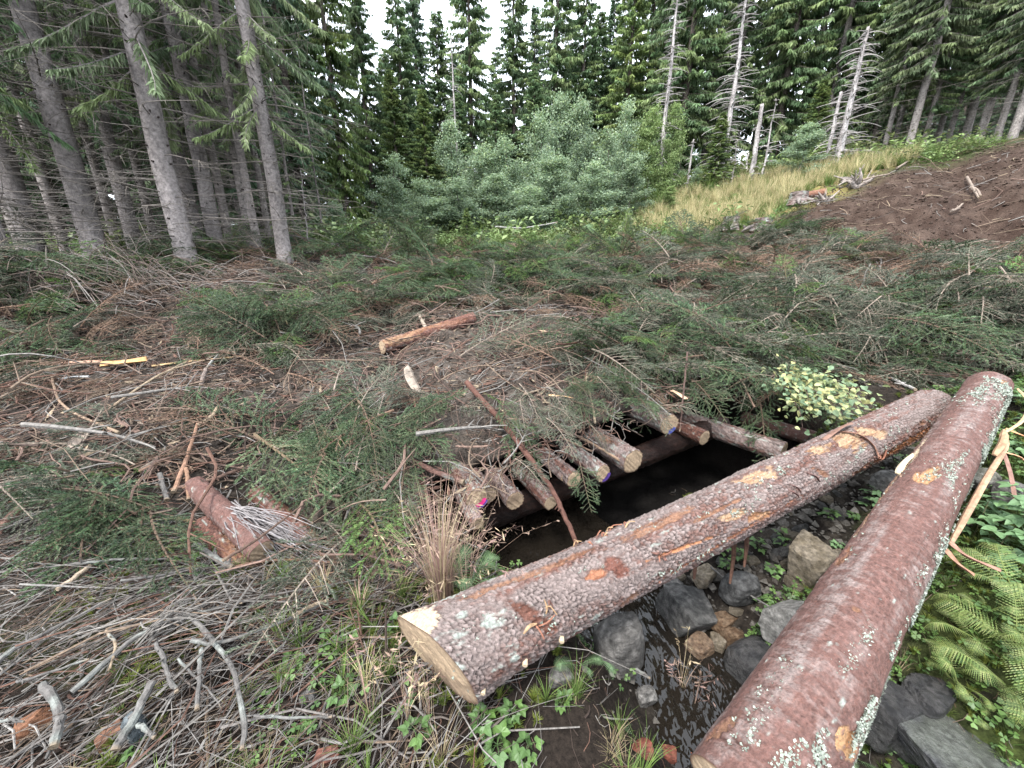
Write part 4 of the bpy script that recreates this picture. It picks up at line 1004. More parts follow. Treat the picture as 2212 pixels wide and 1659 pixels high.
# near trunks at the left
NEAR = [spruce_parts(301 + i, 15, 1.7, 2.3 + .4 * i, .135, .15, .013, .014, .34, (2, 5), .80, c, (.14, .125, .12), .5, 110, 14, (.5, 2.0)) for i, c in enumerate([LIV, GRN, LIV])]
THINP = spruce_parts(305, 10, 1.0, 2.2, .065, .12, .011, .022, .3, (2, 5), .45, GRN, (.13, .115, .108), .4, 40, 10, (.2, .9))
LEFT = [(215, 6.0, .31, 0, "spruce trunk standing behind the heap of dead twigs at left"), (410, 5.9, .30, 1, "thick straight spruce trunk at left, just right of the dead twig heap"),
        (300, 7.6, .26, 2, "dark spruce trunk between the twig heap trunk and the thick front trunk"), (438, 8.0, .25, 1, "left one of the pair of spruces right behind the thick front trunk"),
        (472, 7.5, .27, 2, "right one of the pair of spruces right behind the thick front trunk"), (620, 6.5, .24, 1, "grey spruce trunk at the right edge of the left wood, by the splintered stump"),
        (95, 6.0, .28, 0, "leaning-looking spruce trunk left of the dead twig heap"), (20, 4.9, .26, 2, "spruce trunk at the left edge of the picture, lowest of all")]
for (px, Y, dia, v, lb) in LEFT:
    p = gp(px, Y); plant_tree(NEAR[v], p, rt_.uniform(0, 6.28), dia / .30, lb)
for (px, Y, d, lb) in [(150, 7.2, .15, "slim spruce stem behind the dead twig heap, left one"), (262, 8.4, .15, "slim spruce stem behind the dead twig heap, right one"), (342, 8.2, .14, "slim spruce stem just left of the thick front trunk"), (505, 8.2, .15, "slim spruce stem right of the pair behind the thick front trunk"), (60, 7.5, .16, "slim spruce stem at far left behind the bigger trunks"), (590, 9.2, .13, "slim spruce stem close behind the grey trunk"), (566, 7.0, .13, "slender spruce just left of the grey trunk at the wood's edge"), (545, 7.6, .12, "thin spruce stem, second left of the grey trunk at the wood's edge"),
                       (645, 8.6, .07, "very thin spruce stem right of the grey trunk"), (530, 9.5, .11, "thin spruce stem deep behind the slender stems"), (385, 9.5, .14, "thin spruce stem behind the thick front trunk"), (700, 10.5, .06, "thin young spruce beside the grey-green shrubs")]:
    plant_tree(THINP, gp(px, Y), rt_.uniform(0, 6.28), d / .13, lb)
# dense spruces behind them
BACKV = [spruce_parts(310 + i, 13.5, 1.7, 1.1, .13, .20, .028, .034, .26, (4, 7), .55, DRK, (.07, .058, .052), .4, 40, 8, (.4, 1.6)) for i in range(3)]
k = 0; inrow = {10.5: 'front', 13.5: 'middle', 17: 'back'}
for Y, pxs in ((10.5, (-90, 40, 170, 265, 370, 490, 600)), (13.5, (-130, -20, 90, 200, 320, 430, 540, 650)), (17, (-60, 60, 170, 280, 390, 500, 610))):
    for j, px in enumerate(pxs):
        p = gp(px + rt_.uniform(-25, 25), Y + rt_.uniform(-.8, .8)); k += 1
        plant_tree(BACKV[k % 3], p, rt_.uniform(0, 6.28), rt_.uniform(.85, 1.2), f"dark dense spruce deep in the left wood, {ORD[j]} from the left in its {inrow[Y]} row", "spruces deep in the left wood")
# wall of spruces along the clearing
EDGE = [spruce_parts(320 + i, 13, 1.75, .25, .14, .22, .030, .030, .22, (6, 9), .55, c, (.09, .075, .065), .2, 0, 8) for i, c in enumerate([LIV, YEL, LIV, DRK])]
mid = [(860, 23, 9.0, 0), (995, 23, 8.8, 3), (1075, 24, 9.2, 2), (1220, 23.5, 9.4, 3), (1275, 22, 9, 0), (1395, 23, 10.5, 3), (690, 16, 14, 1), (755, 16.5, 14, 1), (815, 19, 12.5, 0), (890, 20, 10.8, 2), (922, 22, 12.5, 3), (965, 21, 9.6, 0), (1024, 19.5, 13.5, 2), (1111, 21, 12.2, 0), (1150, 23, 10.2, 3), (1190, 20, 13.6, 2), (1246, 21, 10.8, 0), (1300, 23, 9.8, 3), (1338, 20, 11.2, 1), (1375, 22, 13, 2), (1418, 19, 14, 0)]
nb_, nt_ = 0, 0
for (px, Y, H, v) in sorted(mid):
    if px > 800: nt_ += 1
    else: nb_ += 1
    plant_tree(EDGE[v], gp(px, Y), rt_.uniform(0, 6.28), (.92, .92, H / 13), f"green spruce in the wall behind the birch thicket, {ORD[nt_ - 1]} from the left" if px > 800 else f"broad yellow-green spruce left of the birch thicket, {ORD[nb_ - 1]} from the left",
               "spruces behind the birch thicket" if px > 800 else "broad spruces left of the thicket")
RIGHTV = [spruce_parts(330 + i, 16, 1.7, 1.7 + .5 * i, .115, .20, .032, .034, .25, (5, 8), .50, c, (.15, .135, .125), .3, 60, 8, (.4, 1.7)) for i, c in enumerate([LIV, LIV, GRN])]
for i, (px, Y) in enumerate([(1455, 18), (1510, 19.5), (1560, 18), (1615, 20), (1665, 17.5), (1720, 18.5), (1770, 17), (1830, 18), (1880, 16.5), (1760, 21), (1640, 23), (1540, 23)]):
    plant_tree(RIGHTV[i % 2] if i % 4 else EDGE[0], gp(px, Y), rt_.uniform(0, 6.28), rt_.uniform(.95, 1.15), f"tall dark spruce standing behind the dead snags, {ORD[sorted([1455, 1510, 1560, 1615, 1665, 1720, 1770, 1830, 1880, 1760, 1640, 1540]).index(px)]} from the left", "spruces behind the dead snags")
for i, (px, Y) in enumerate([(1905, 13.5), (1925, 15), (1958, 12.8), (1990, 13.2), (2045, 14), (2080, 13), (2110, 12), (2150, 11.5), (2185, 11), (2215, 12.5), (2260, 11), (2020, 16), (2120, 15.5), (2200, 15), (1960, 17), (2300, 13), (2380, 12)]):
    plant_tree(RIGHTV[2 - (i % 2)], gp(px, Y), rt_.uniform(0, 6.28), rt_.uniform(.65, .85) * (.8 if i % 3 == 0 else 1), f"grey-green bare-stemmed spruce above the bare soil, {ORD[sorted([1905, 1925, 1958, 1990, 2045, 2080, 2110, 2150, 2185, 2215, 2260, 2020, 2120, 2200, 1960, 2300, 2380]).index(px)]} from the left", "spruces above the bare soil")
for i, (px, Y, H, v) in enumerate([(800, 24, 7, 3), (850, 26, 6.5, 0), (905, 25, 7.5, 3), (950, 27, 6.5, 3), (1000, 26, 7.5, 0), (1050, 25, 6.5, 3), (1100, 27, 7.5, 0), (1145, 26, 6.5, 3), (1200, 27, 7.5, 3), (1250, 25, 7, 0), (1300, 28, 8, 3), (1350, 26, 7.5, 0), (1400, 25, 8, 3), (1075, 17.5, 5, 0), (930, 18, 5.5, 1), (1000, 18.5, 5.5, 0), (870, 17.5, 6, 1), (1150, 18.5, 6, 0)]):
    plant_tree(EDGE[v], gp(px, Y), rt_.uniform(0, 6.28), (H / 13 * 1.5, H / 13 * 1.5, H / 13), f"lower spruce filling the gaps behind the birch thicket, {ORD[sorted([800, 850, 905, 950, 1000, 1050, 1100, 1145, 1200, 1250, 1300, 1350, 1400, 1075, 930, 1000, 870, 1150]).index(px)]} from the left", "lower spruces behind the birch thicket")
# far wood seen through the gaps
fo = proto_obj(joined([EDGE[3][0], EDGE[3][2]], [M_trunk, M_crown])); n = 150
X = rt_.uniform(-75, 75, n); Y = rt_.uniform(30, 75, n); ok = (np.abs(X / Y + .1) > .20) | (Y > 55); X, Y = X[ok], Y[ok]; n = len(X)
gn_scatter("distant_wood", [fo], np.stack([X, Y, top(X, Y)], 1), np.stack([0 * X, 0 * X, rt_.uniform(0, 6.28, n)], 1), np.where(np.abs(X / Y + .1) < .3, .7, 1.0) * rt_.uniform(.8, 1.25, n), np.zeros(n, int))

# dead snags
def snag(seed, H, r0, nbr, bl, taper=.75, up=False):
    rn = np.random.default_rng(seed); K = 26; z = np.linspace(-.2, H, K); w = np.cumsum(rn.normal(0, .008, (K, 2)), 0)
    V, F = tubes(np.stack([w[:, 0], w[:, 1], z], 1), r0 * .72 * (1 - taper * np.clip(z, 0, H) / H), 10); tr = MB()
    tr.add(V, F, mixc((.22, .20, .195), (.38, .355, .345), sstep(-.3, .3, fbm(V[:, 0] * 12, V[:, 1] * 12, V[:, 2] * 1.6, seed=seed, oct=3))))
    n = nbr; zz = rn.uniform(H * .08, H * .98, n); an = rn.uniform(0, 6.283, n); ll = rn.uniform(.2, 1, n) * bl * (1.1 - .65 * zz / H); t = np.linspace(0, 1, 7)
    x = ll[:, None] * t ; h = ll[:, None] * (.25 * t - rn.uniform(.15, .65, n)[:, None] * t ** 2)
    a2 = an[:, None] + rn.normal(0, .2, n)[:, None] * t
    b_p = np.stack([np.interp(zz, z, w[:, 0])[:, None] + x * np.cos(a2), np.interp(zz, z, w[:, 1])[:, None] + x * np.sin(a2), zz[:, None] + h], -1)
    V, F = tubes(b_p, np.linspace(1, .3, 7)[None] * rn.uniform(.010, .018, n)[:, None], 4, False); de = MB(); de.add(V, F, np.repeat(np.array([(.42, .39, .375)]) * rn.uniform(.6, 1.2, (n, 1)), 28, 0))
    return tr.mesh("trunk", M_trunk, True), de.mesh("dead_branches", M_stick)
for i, (px, Y, pt, r0, nbr, bl, tp, lb) in enumerate([
    (1420, 14.5, -30, .12, 220, .8, .7, "pale dead snag with curved branches rising right behind the birch thicket"),
    (1552, 14.0, -40, .14, 240, .95, .75, "tallest white dead snag at the back of the yellow grass"),
    (1803, 12.6, 60, .15, 170, 1.0, .7, "stout dead snag with drooping ribs, right of the lone young birch"),
    (1778, 12.8, 200, .085, 22, .7, .35, "broken-topped pale snag close left of the stout ribbed snag"),
    (1620, 13.8, 225, .12, 16, .8, .4, "bare white snag with broken top, right of the tallest snag"),
    (1640, 13.6, 215, .05, 40, .7, .7, "thin leaning dead stem right of the broken white snag"),
    (1608, 14.0, 330, .05, 10, .5, .4, "thin short dead stem touching the broken white snag"),
    (1484, 15.0, 300, .06, 14, .5, .5, "short pale dead stem between the two tall snags"),
    (1575, 13.6, 300, .04, 26, .7, .8, "small twiggy dead spruce beside the tallest snag"),
    (993, 14.5, 75, .075, 70, .8, .8, "slim white dead snag rising from the left of the birch thicket"),
    (1812, 12.9, 260, .06, 30, .8, .7, "thin dead stem tucked behind the stout ribbed snag"),
    (672, 7.6, 365, .016, 8, .2, .5, "thin dry sapling stem standing at the right of the left wood")]):
    p = gp(px, Y); H = float(at(px, pt, Y)[2] - p[2]); r_ = empty("dead_snag", p); a_, b_2 = snag(500 + i, H, r0, nbr, bl, tp)
    link("trunk", a_, r_); link("dead_branches", b_2, r_); tag(r_, lb, "dead tree")

# young birches and aspens
def birch_parts(seed, H, R, nl, lsz, cols, low=.06):
    rn = np.random.default_rng(seed); st = MB()
    K = 12; z = np.linspace(-.1, H * .97, K); w = np.cumsum(rn.normal(0, .03, (K, 2)), 0); P = np.stack([w[:, 0], w[:, 1], z], 1)
    V, F = tubes(P, np.linspace(.030, .006, K) * H / 4, 6, False); st.add(V, F, (.17, .15, .13))
    nb = 46; zz = H * (low + .90 * rn.uniform(0, 1, nb) ** .9); an = rn.uniform(0, 6.283, nb); fr = zz / H
    ll = R * 1.12 * (1.03 - fr) ** .85 * rn.uniform(.5, 1.1, nb) * np.minimum(1, .6 + fr * 1.5); t = np.linspace(0, 1, 5)
    o = np.stack([np.interp(zz, z, w[:, 0]), np.interp(zz, z, w[:, 1]), zz], 1)
    B = o[:, None] + np.stack([ll[:, None] * t * np.cos(an)[:, None], ll[:, None] * t * np.sin(an)[:, None], ll[:, None] * (.75 * t - .25 * t * t)], -1)
    V, F = tubes(B, np.linspace(1, .3, 5)[None] * .008 * np.ones((nb, 1)), 3, False); st.add(V, F, (.15, .12, .10))
    wgt = ll / ll.sum(); bi = rn.choice(nb, nl, p=wgt); tt = rn.uniform(.12, 1.08, nl); ii = np.minimum((tt * 4).astype(int), 3); ff = (tt * 4 - ii)[:, None]
    o = B[bi, ii] * (1 - ff) + B[bi, ii + 1] * ff + rn.normal(0, 1, (nl, 3)) * (np.array([.13, .13, .10]) * R * .8)
    D = unit(rn.normal(size=(nl, 3)) + [0, 0, -.35]); W = unit(np.cross(D, rn.normal(size=(nl, 3)) * .8 + [0, 0, 1.]))
    l_ = lsz * rn.uniform(.7, 1.3, nl)[:, None]
    nrm = np.cross(D, W)
    V = np.stack([o, o + D * l_ * .45 + W * l_ * .38 + nrm * l_ * .08, o + D * l_, o + D * l_ * .45 - W * l_ * .38 + nrm * l_ * .08], 1)
    c = np.array(cols)[rn.integers(0, len(cols), nl)] * rn.uniform(.75, 1.25, (nl, 1))
    c = c * (1 + .25 * sstep(.6, 1, o[:, 2] / H)[:, None] * np.array([1.1, 1.05, .8]))
    lf = MB(); lf.add(V.reshape(-1, 3), np.arange(nl * 4).reshape(-1, 4), np.repeat(c, 4, 0))
    return st.mesh("stems", M_stick), lf.mesh("foliage", M_leaf)
BLUE = [(.17, .24, .155), (.205, .27, .18), (.24, .30, .205), (.145, .215, .125), (.20, .26, .125)]
YGR = [(.16, .225, .08), (.19, .25, .095), (.13, .20, .07)]
BIR = [birch_parts(600 + i, 4.0, 1.05 + .12 * (i % 2), 11000, .062, BLUE if i < 4 else YGR) for i in range(5)]
for i, (px, Y, tp, wd, v) in enumerate([(850, 12.6, 325, 1.0, 0), (915, 12.4, 385, 1.1, 1), (985, 14, 255, 1.0, 2), (1045, 13, 300, 1.1, 3), (1105, 12.8, 285, 1.1, 0), (1160, 13.4, 235, 1.0, 1), (1200, 14, 190, .85, 2), (1245, 14, 205, .85, 3),
    (1300, 12.6, 265, 1.0, 0), (1340, 13.4, 205, .8, 1), (1395, 14, 225, .9, 4), (1437, 14.4, 215, .75, 4), (1185, 12, 330, 1.2, 3), (1080, 11.8, 375, 1.25, 2), (1275, 11.9, 340, 1.1, 1), (1000, 11.8, 385, 1.2, 0), (950, 11.6, 420, 1.2, 3), (1355, 12.4, 330, .9, 2), (1135, 11.4, 400, 1.3, 1)]):
    p = gp(px, Y); H = float(at(px, tp, Y)[2] - p[2]); r_ = empty("young_birch", p); s = H / 4; r_.scale = (max(.8, s ** .6) * wd, max(.8, s ** .6) * wd, s); r_.rotation_euler[2] = rt_.uniform(0, 6.28)
    link("stems", BIR[v][0], r_); link("foliage", BIR[v][1], r_)
    tag(r_, (f"bluish-green young birch of the thicket, {ORD[sorted([850, 915, 985, 1045, 1105, 1160, 1200, 1245, 1300, 1340, 1395, 1437, 1185, 1080, 1275, 1000, 950, 1355, 1135]).index(px)]} stem from its left end" if v < 4 else f"yellow-green slim birch at the right end of the thicket, {'taller' if px == 1437 else 'shorter'} of two"), "young tree", "young birches of the thicket" if v < 4 else "slim birches at the thicket's right end")
for (px, Y, tp, wd, v, lb) in [(1722, 12.2, 262, 1.25, 2, "lone light green young birch in front of the spruces left of the stout snag"), (690, 10.8, 440, .8, 1, "small grey-green shrub at the right of the left wood"), (735, 11.5, 430, .8, 3, "grey-green shrub left of the birch thicket"),
                               (1505, 14.6, 360, .6, 3, "low grey-green bush behind the yellow grass"), (1445, 12.5, 400, .9, 4, "low yellow-green shrub right of the thicket's foot"), (1868, 12.2, 345, .35, 2, "tiny birch sapling at the foot of the right-hand spruces")]:
    p = gp(px, Y); H = float(at(px, tp, Y)[2] - p[2]); r_ = empty("young_birch", p); s = H / 4; r_.scale = (max(.45, s ** .6) * wd, max(.45, s ** .6) * wd, s)
    link("stems", BIR[v][0], r_); link("foliage", BIR[v][1], r_); tag(r_, lb, "young tree")
for (px, Y, H, lb) in [(1540, 13.8, 2.2, "small bright spruce in front of the tallest snag"), (1745, 15.5, 2.6, "small yellow-green spruce behind the lone birch"), (1010, 9.6, .9, "tiny green spruce just behind the crest of brash")]:
    r_ = plant_tree((EDGE[1][0], EDGE[1][1], EDGE[1][2], None), gp(px, Y), 1., (H / 13 * 2.2, H / 13 * 2.2, H / 13), lb)

# undergrowth and grasses
def tuft(seed, nb, h, spread, wd, cols, seedhead=0):
    rn = np.random.default_rng(seed); a = rn.uniform(0, 6.283, nb); ln = h * rn.uniform(.5, 1.15, nb); out = spread * rn.uniform(.1, 1, nb); t = np.linspace(0, 1, 5)
    d = np.stack([np.cos(a), np.sin(a), 0 * a], 1); o = d * (spread * .18 * rn.uniform(0, 1, nb))[:, None]
    P = o[:, None] + d[:, None] * (out[:, None] * t ** 2)[..., None] + np.array([0, 0, 1.]) * (ln[:, None] * (t - .25 * (out / h)[:, None] * t ** 3))[..., None]
    sd = np.stack([-np.sin(a + rn.normal(0, .5, nb)), np.cos(a), 0 * a], 1)[:, None] * (wd * np.array([1, .9, .75, .5, .08]))[None, :, None]
    V = np.stack([P - sd, P + sd], 2); I = np.arange(nb * 10).reshape(nb, 5, 2)
    F = np.stack([I[:, :-1, 0], I[:, :-1, 1], I[:, 1:, 1], I[:, 1:, 0]], -1).reshape(-1, 4)
    c = np.array(cols)[rn.integers(0, len(cols), nb)] * rn.uniform(.75, 1.25, (nb, 1)); m = MB(); m.add(V.reshape(-1, 3), F, np.repeat(c, 10, 0))
    if seedhead:
        for i in range(nb):
            if rn.uniform() < seedhead:
                for j in range(10):
                    q = P[i, 4] - (P[i, 4] - P[i, 3]) * rn.uniform(0, 1.2); dd = rn.normal(size=3) * [1, 1, .5] * .012; e = rn.normal(size=3) * .0018
                    m.add([q, q + dd + e, q + dd * 1.6, q + dd - e], np.array([[0, 1, 2, 3]]), c[i] * .7)
    return m
STRAW = [(.44, .37, .21), (.50, .42, .25), (.36, .31, .16), (.22, .24, .10)]
GRS = [(.08, .13, .03), (.11, .16, .04), (.07, .11, .03)]
LUSH = [(.10, .13, .045), (.13, .155, .055), (.08, .11, .045), (.13, .14, .07)]
def herb(seed, n, h, lsz, cols):
    rn = np.random.default_rng(seed); o = np.stack([rn.normal(0, h * .45, n), rn.normal(0, h * .45, n), h * rn.uniform(.15, 1, n)], 1)
    D = unit(rn.normal(size=(n, 3)) * [1, 1, .4]); W = unit(np.cross(D, rn.normal(size=(n, 3)) * .4 + [0, 0, 1.])); l_ = lsz * rn.uniform(.6, 1.3, n)[:, None]
    V = np.stack([o, o + D * l_ * .5 + W * l_ * .3, o + D * l_ - [0, 0, lsz * .2], o + D * l_ * .5 - W * l_ * .3], 1); c = np.array(cols)[rn.integers(0, len(cols), n)] * rn.uniform(.7, 1.3, (n, 1))
    m = MB(); m.add(V.reshape(-1, 3), np.arange(n * 4).reshape(-1, 4), np.repeat(c, 4, 0)); return m
GT = [proto_obj(tuft(700 + i, 60, .55, .28, .004, STRAW).mesh("source", M_grass)) for i in range(2)] + [proto_obj(tuft(705, 60, .4, .25, .004, GRS).mesh("source", M_grass))]
HB = [proto_obj(herb(710 + i, 90, .38, .075, c).mesh("source", M_leaf)) for i, c in enumerate([LUSH, YGR, LUSH])]
n = 7000; X = rt_.uniform(2.5, 13, n); Y = rt_.uniform(7, 16, n); Zz = zones(X, Y); ok = (Zz['hill'] > .25) & (Zz['road'] < .3); X, Y = X[ok], Y[ok]; n = len(X)
gn_scatter("hill_grass", GT, np.stack([X, Y, top(X, Y) - .02], 1), np.stack([rt_.normal(0, .1, n), rt_.normal(0, .1, n), rt_.uniform(0, 6.28, n)], 1), rt_.uniform(.45, 1.0, n), np.where(rt_.uniform(0, 1, n) < .58, rt_.integers(0, 2, n), 2))
n = 7000; X = rt_.uniform(-16, 12, n); Y = rt_.uniform(7.6, 20, n); Zz = zones(X, Y); ok = (Zz['back'] > .4) & (Zz['road'] < .2); X, Y = X[ok], Y[ok]; n = len(X)
gn_scatter("undergrowth", HB + [GT[2]], np.stack([X, Y, top(X, Y) - .03], 1), np.stack([rt_.normal(0, .15, n), rt_.normal(0, .15, n), rt_.uniform(0, 6.28, n)], 1), rt_.uniform(.45, 1.0, n) * np.where(rt_.uniform(0, 1, n) < .12, 2.0, 1), rt_.integers(0, 4, n))

# ------------------------------------------------------------------ foreground: stones, sticks, plants
def depth_of(p): return p[1] * cp_ - (p[2] - EYE) * sp_
rf = np.random.default_rng(55)
def stone_mesh(seed, sx, sy, sz, c0, c1, mat, boxy=.5, mossy=0.):
    rn = np.random.default_rng(seed); nu, nv = 56, 34
    th = np.linspace(0, 2 * np.pi, nu, endpoint=False); ph = np.linspace(.06, np.pi - .06, nv)
    TH, PH = np.meshgrid(th, ph, indexing='ij'); d = np.stack([np.sin(PH) * np.cos(TH), np.sin(PH) * np.sin(TH), np.cos(PH)], -1)
    base = np.array([[1,0,0],[-1,0,0],[0,1,0],[0,-1,0],[0,0,1],[0,0,-1]], float) + rn.normal(0, .16, (6, 3)); pl = [unit(base), unit(rn.normal(size=(9, 3)))]
    hh = [np.full(6, .86) * rn.uniform(.88, 1.08, 6), rn.uniform(.98, 1.25, 9)]
    N = np.concatenate(pl); H = np.concatenate(hh); q = np.maximum(d @ N.T, 1e-3); r = np.min(H / q, -1)
    r = r * boxy + (1 - boxy) * np.minimum(r, 1.0)
    r = r * (1 + .035 * fbm(d[..., 0] * 3 + seed, d[..., 1] * 3, d[..., 2] * 3, seed=seed, oct=4) + .012 * fbm(d[..., 0] * 12, d[..., 1] * 12, d[..., 2] * 12, seed=seed, oct=2))
    P = d * r[..., None] * np.array([sx, sy, sz]) / 2
    f = fbm(d[..., 0] * 4, d[..., 1] * 4, d[..., 2] * 7 + seed, seed=seed + 3, oct=5); c = mixc(c0, c1, sstep(-.3, .3, f))
    lay = fbm(d[..., 0] * 2, d[..., 1] * 2, d[..., 2] * 16, seed=seed + 5, oct=2); c = c * (1 + .22 * lay[..., None])
    if mossy: c = mixc(c, (.06, .085, .018), sstep(.35, .75, d[..., 2] + .5 * f) * mossy)
    m = MB(); I = np.arange(nu * nv).reshape(nu, nv); J = np.roll(I, -1, 0)
    F = np.stack([I[:, :-1], I[:, 1:], J[:, 1:], J[:, :-1]], -1).reshape(-1, 4)
    m.add(P, [F, I[::-1, 0][None], I[:, -1][None]], c.reshape(-1, 3)); return m.mesh("stone", mat, False)
ST_G, ST_T, ST_D, ST_B = ((.105, .10, .095), (.20, .19, .18)), ((.17, .14, .10), (.26, .22, .17)), ((.018, .018, .019), (.045, .043, .042)), ((.10, .06, .035), (.19, .13, .085))
for i, (px, py, w, h, cc, wet, label, bx, rz) in enumerate([
    (1745, 1215, 78, 115, ST_T, 0, "tan upright block of stone between the two logs", .95, .3), (1705, 1345, 105, 95, ((.17, .165, .155), (.29, .28, .265)), 0, "pale grey flat-topped block against the second log", .95, .5),
    (1628, 1440, 112, 105, ST_D, 1, "big wet black boulder beside the running water", .3, .2), (1335, 1385, 100, 150, ST_G, 0, "tall grey boulder under the first log, at the left bank of the brook", .55, .2),
    (1488, 1325, 108, 78, ((.06, .06, .058), (.13, .125, .12)), 0, "dark grey slab with pale stones on it, at the head of the visible water", .9, .1), (1452, 1278, 46, 62, ST_G, 0, "narrow grey stone just below the first log", .9, .8),
    (1522, 1247, 46, 38, ST_T, 0, "small tan wedge stone lying just below the first log", .9, .4), (1600, 1272, 78, 62, ((.05, .05, .05), (.10, .10, .10)), 0, "dark rounded stone behind the slab, under the ivy-green herbs", .4, .2),
    (1548, 1392, 40, 46, ST_T, 0, "small tan pointed stone standing left of the wet black boulder", .95, .9), (1512, 1398, 56, 48, ST_B, 1, "rust-brown wet stone at the water's edge", .6, .4),
    (1516, 1355, 34, 24, ((.24, .22, .20), (.34, .32, .30)), 0, "whitish little stone on the dark slab", .9, .6), (1812, 1218, 38, 48, ST_T, 0, "brownish square stone right of the tan upright block", .9, .2),
    (1880, 1162, 46, 44, ST_T, 0, "tan stone tucked against the left side of the second log", .9, .5), (1468, 1305, 50, 34, ((.10, .11, .12), (.17, .18, .19)), 0, "flat blue-grey stone leaning on the narrow grey stone", .9, .3),
    (1935, 1045, 85, 46, ((.10, .095, .09), (.24, .23, .22)), 0, "weathered grey stone wedged between the upper parts of the logs", .5, .1), (1900, 1530, 100, 150, ST_D, 1, "wet black rock face right under the second log", .8, .1),
    (2000, 1500, 95, 70, ST_D, 1, "wet dark rock right of the rock face under the log", .6, .3), (2090, 1648, 240, 80, ((.05, .05, .055), (.11, .11, .115)), 1, "long dark grey rock slab at the lower right edge", .9, .05),
    (1960, 1600, 90, 60, ST_D, 1, "wet black stone at the foot of the long dark slab", .6, .6), (2185, 1065, 60, 46, ST_G, 0, "light grey stone among the raspberry leaves at the right edge", .6, .3),
    (2120, 1035, 70, 34, ((.14, .13, .12), (.24, .23, .22)), 0, "pale flat stone in the moss on the right bank", .5, .3), (298, 1572, 42, 62, ((.10, .12, .13), (.17, .19, .20)), 0, "slate-blue thin stone leaning on a thick grey stick at lower left", .9, -.6),
    (665, 1510, 34, 22, ST_G, 0, "small stone left of the big butt end", .5, .2), (1395, 1505, 46, 34, ST_G, 1, "small wet stone where the water bends", .5, .2), (1085, 1385, 60, 40, ST_D, 1, "dark wet stone in the shade under the first log", .5, .2),
    (1210, 1465, 50, 24, ST_G, 0, "flat grey stone in the grass below the first log", .6, .2), (1560, 1345, 50, 30, ST_B, 0, "brown flat stone right of the dark slab", .7, .6), (1580, 1375, 44, 40, ST_B, 0, "brown square stone behind the wet black boulder", .8, .1)]):
    p = hit(px, py + h * .42, ground); D = depth_of(p); sw, sh = w * D / FP, h * D / FP
    o = link("stone", stone_mesh(800 + i, sw * 1.08, sw * (.8 if h < w * 1.3 else .9), sh * 1.10, cc[0], cc[1], M_wet if wet else M_stone, bx, .25 if "slab at the lower" in label or "moss" in label else 0), None, (p[0], p[1] + sw * .1, p[2] + sh * .34), (rf.normal(0, .06), rf.normal(0, .08), rz))
    tag(o, label, "stone")
# broken angular stones scattered along the brook
SV = [stone_mesh(870 + i, 1, rf.uniform(.6, .95), rf.uniform(.4, .75), *[ST_G, ST_T, ((.06, .058, .055), (.12, .115, .11))][i % 3], M_stone, .95) for i in range(6)]
pa_ = spline([q[:2] + (0,) for q in BROOK[2:]], 60)[:, :2]; pb_ = spline([q[:2] + (0,) for q in SIDE], 60)[:, :2]
for i in range(95):
    c_ = pb_[rf.integers(0, 60)] if i % 3 else pa_[rf.integers(0, 60)]; q = c_ + rf.normal(0, .2, 2); s = rf.uniform(.03, .10) ** 1.0; g = float(ground(np.array([q[0]]), np.array([q[1]]))[0])
    o = link("stone", SV[i % 6], None, (q[0], q[1], g + s * .15), (rf.normal(0, .3), rf.normal(0, .3), rf.uniform(0, 6.28)), s)
    kk = ["pale grey", "tan", "dark grey"][i % 3]; tag(o, f"small {kk} angular stone among the rubble between the two big logs", "stone", f"small {kk} stones of the rubble")
# pebbles along the brook
m = MB(); n = 2600; t = rf.uniform(0, 1, n); ci = rf.integers(0, 2, n)
pa = spline([q[:2] + (0,) for q in BROOK[2:]], 60)[:, :2]; pb = spline([q[:2] + (0,) for q in SIDE], 60)[:, :2]
Q = np.where(ci[:, None] == 0, pa[(t * 59).astype(int)], pb[(t * 59).astype(int)]) + rf.normal(0, .22, (n, 2))
V, F, K_ = clods(n, Q[:, 0], Q[:, 1], ground, .006, .035, rf, (.06, .052, .045), (.20, .185, .165)); m.add(V, F, K_); tag(link("pebbles", m.mesh("pebbles", M_stone)), kind="stuff")

# mossy cushions and small ground plants
def in_bank(x, y):
    s, t = deck_st(x, y); dB, _ = seg_dist(x, y, BROOK)
    return (dB > .34) & (x < 1.0) & np.where(s < -.2, y < 1.55 + .12 * np.minimum(np.abs(x), 3), t < -.12)
def in_right(x, y):
    dB, _ = seg_dist(x, y, BROOK); dS, _ = seg_dist(x, y, SIDE)
    return (dB > .30) & (dS > .20) & (x > .8 + .2 * y) & (y < 3.0)
MS = [proto_obj(tuft(720 + i, 46, .035, .03, .0016, c).mesh("source", M_grass)) for i, c in enumerate([[(.10, .13, .025), (.13, .15, .03)], [(.06, .09, .02), (.08, .10, .03)]])]
n = 9000; X = rf.uniform(-2.6, 4, n); Y = rf.uniform(.35, 2.9, n); fm = fbm(X * 2.4, Y * 2.4, seed=91, oct=3)
ok = ((in_bank(X, Y) & (fm > .06)) | (in_right(X, Y) & (fm > -.10))); X, Y = X[ok], Y[ok]; n = len(X)
gn_scatter("moss", MS, np.stack([X, Y, ground(X, Y) + .004], 1), np.stack([rf.normal(0, .2, n), rf.normal(0, .2, n), rf.uniform(0, 6.28, n)], 1), rf.uniform(.5, 1.3, n), rf.integers(0, 2, n))
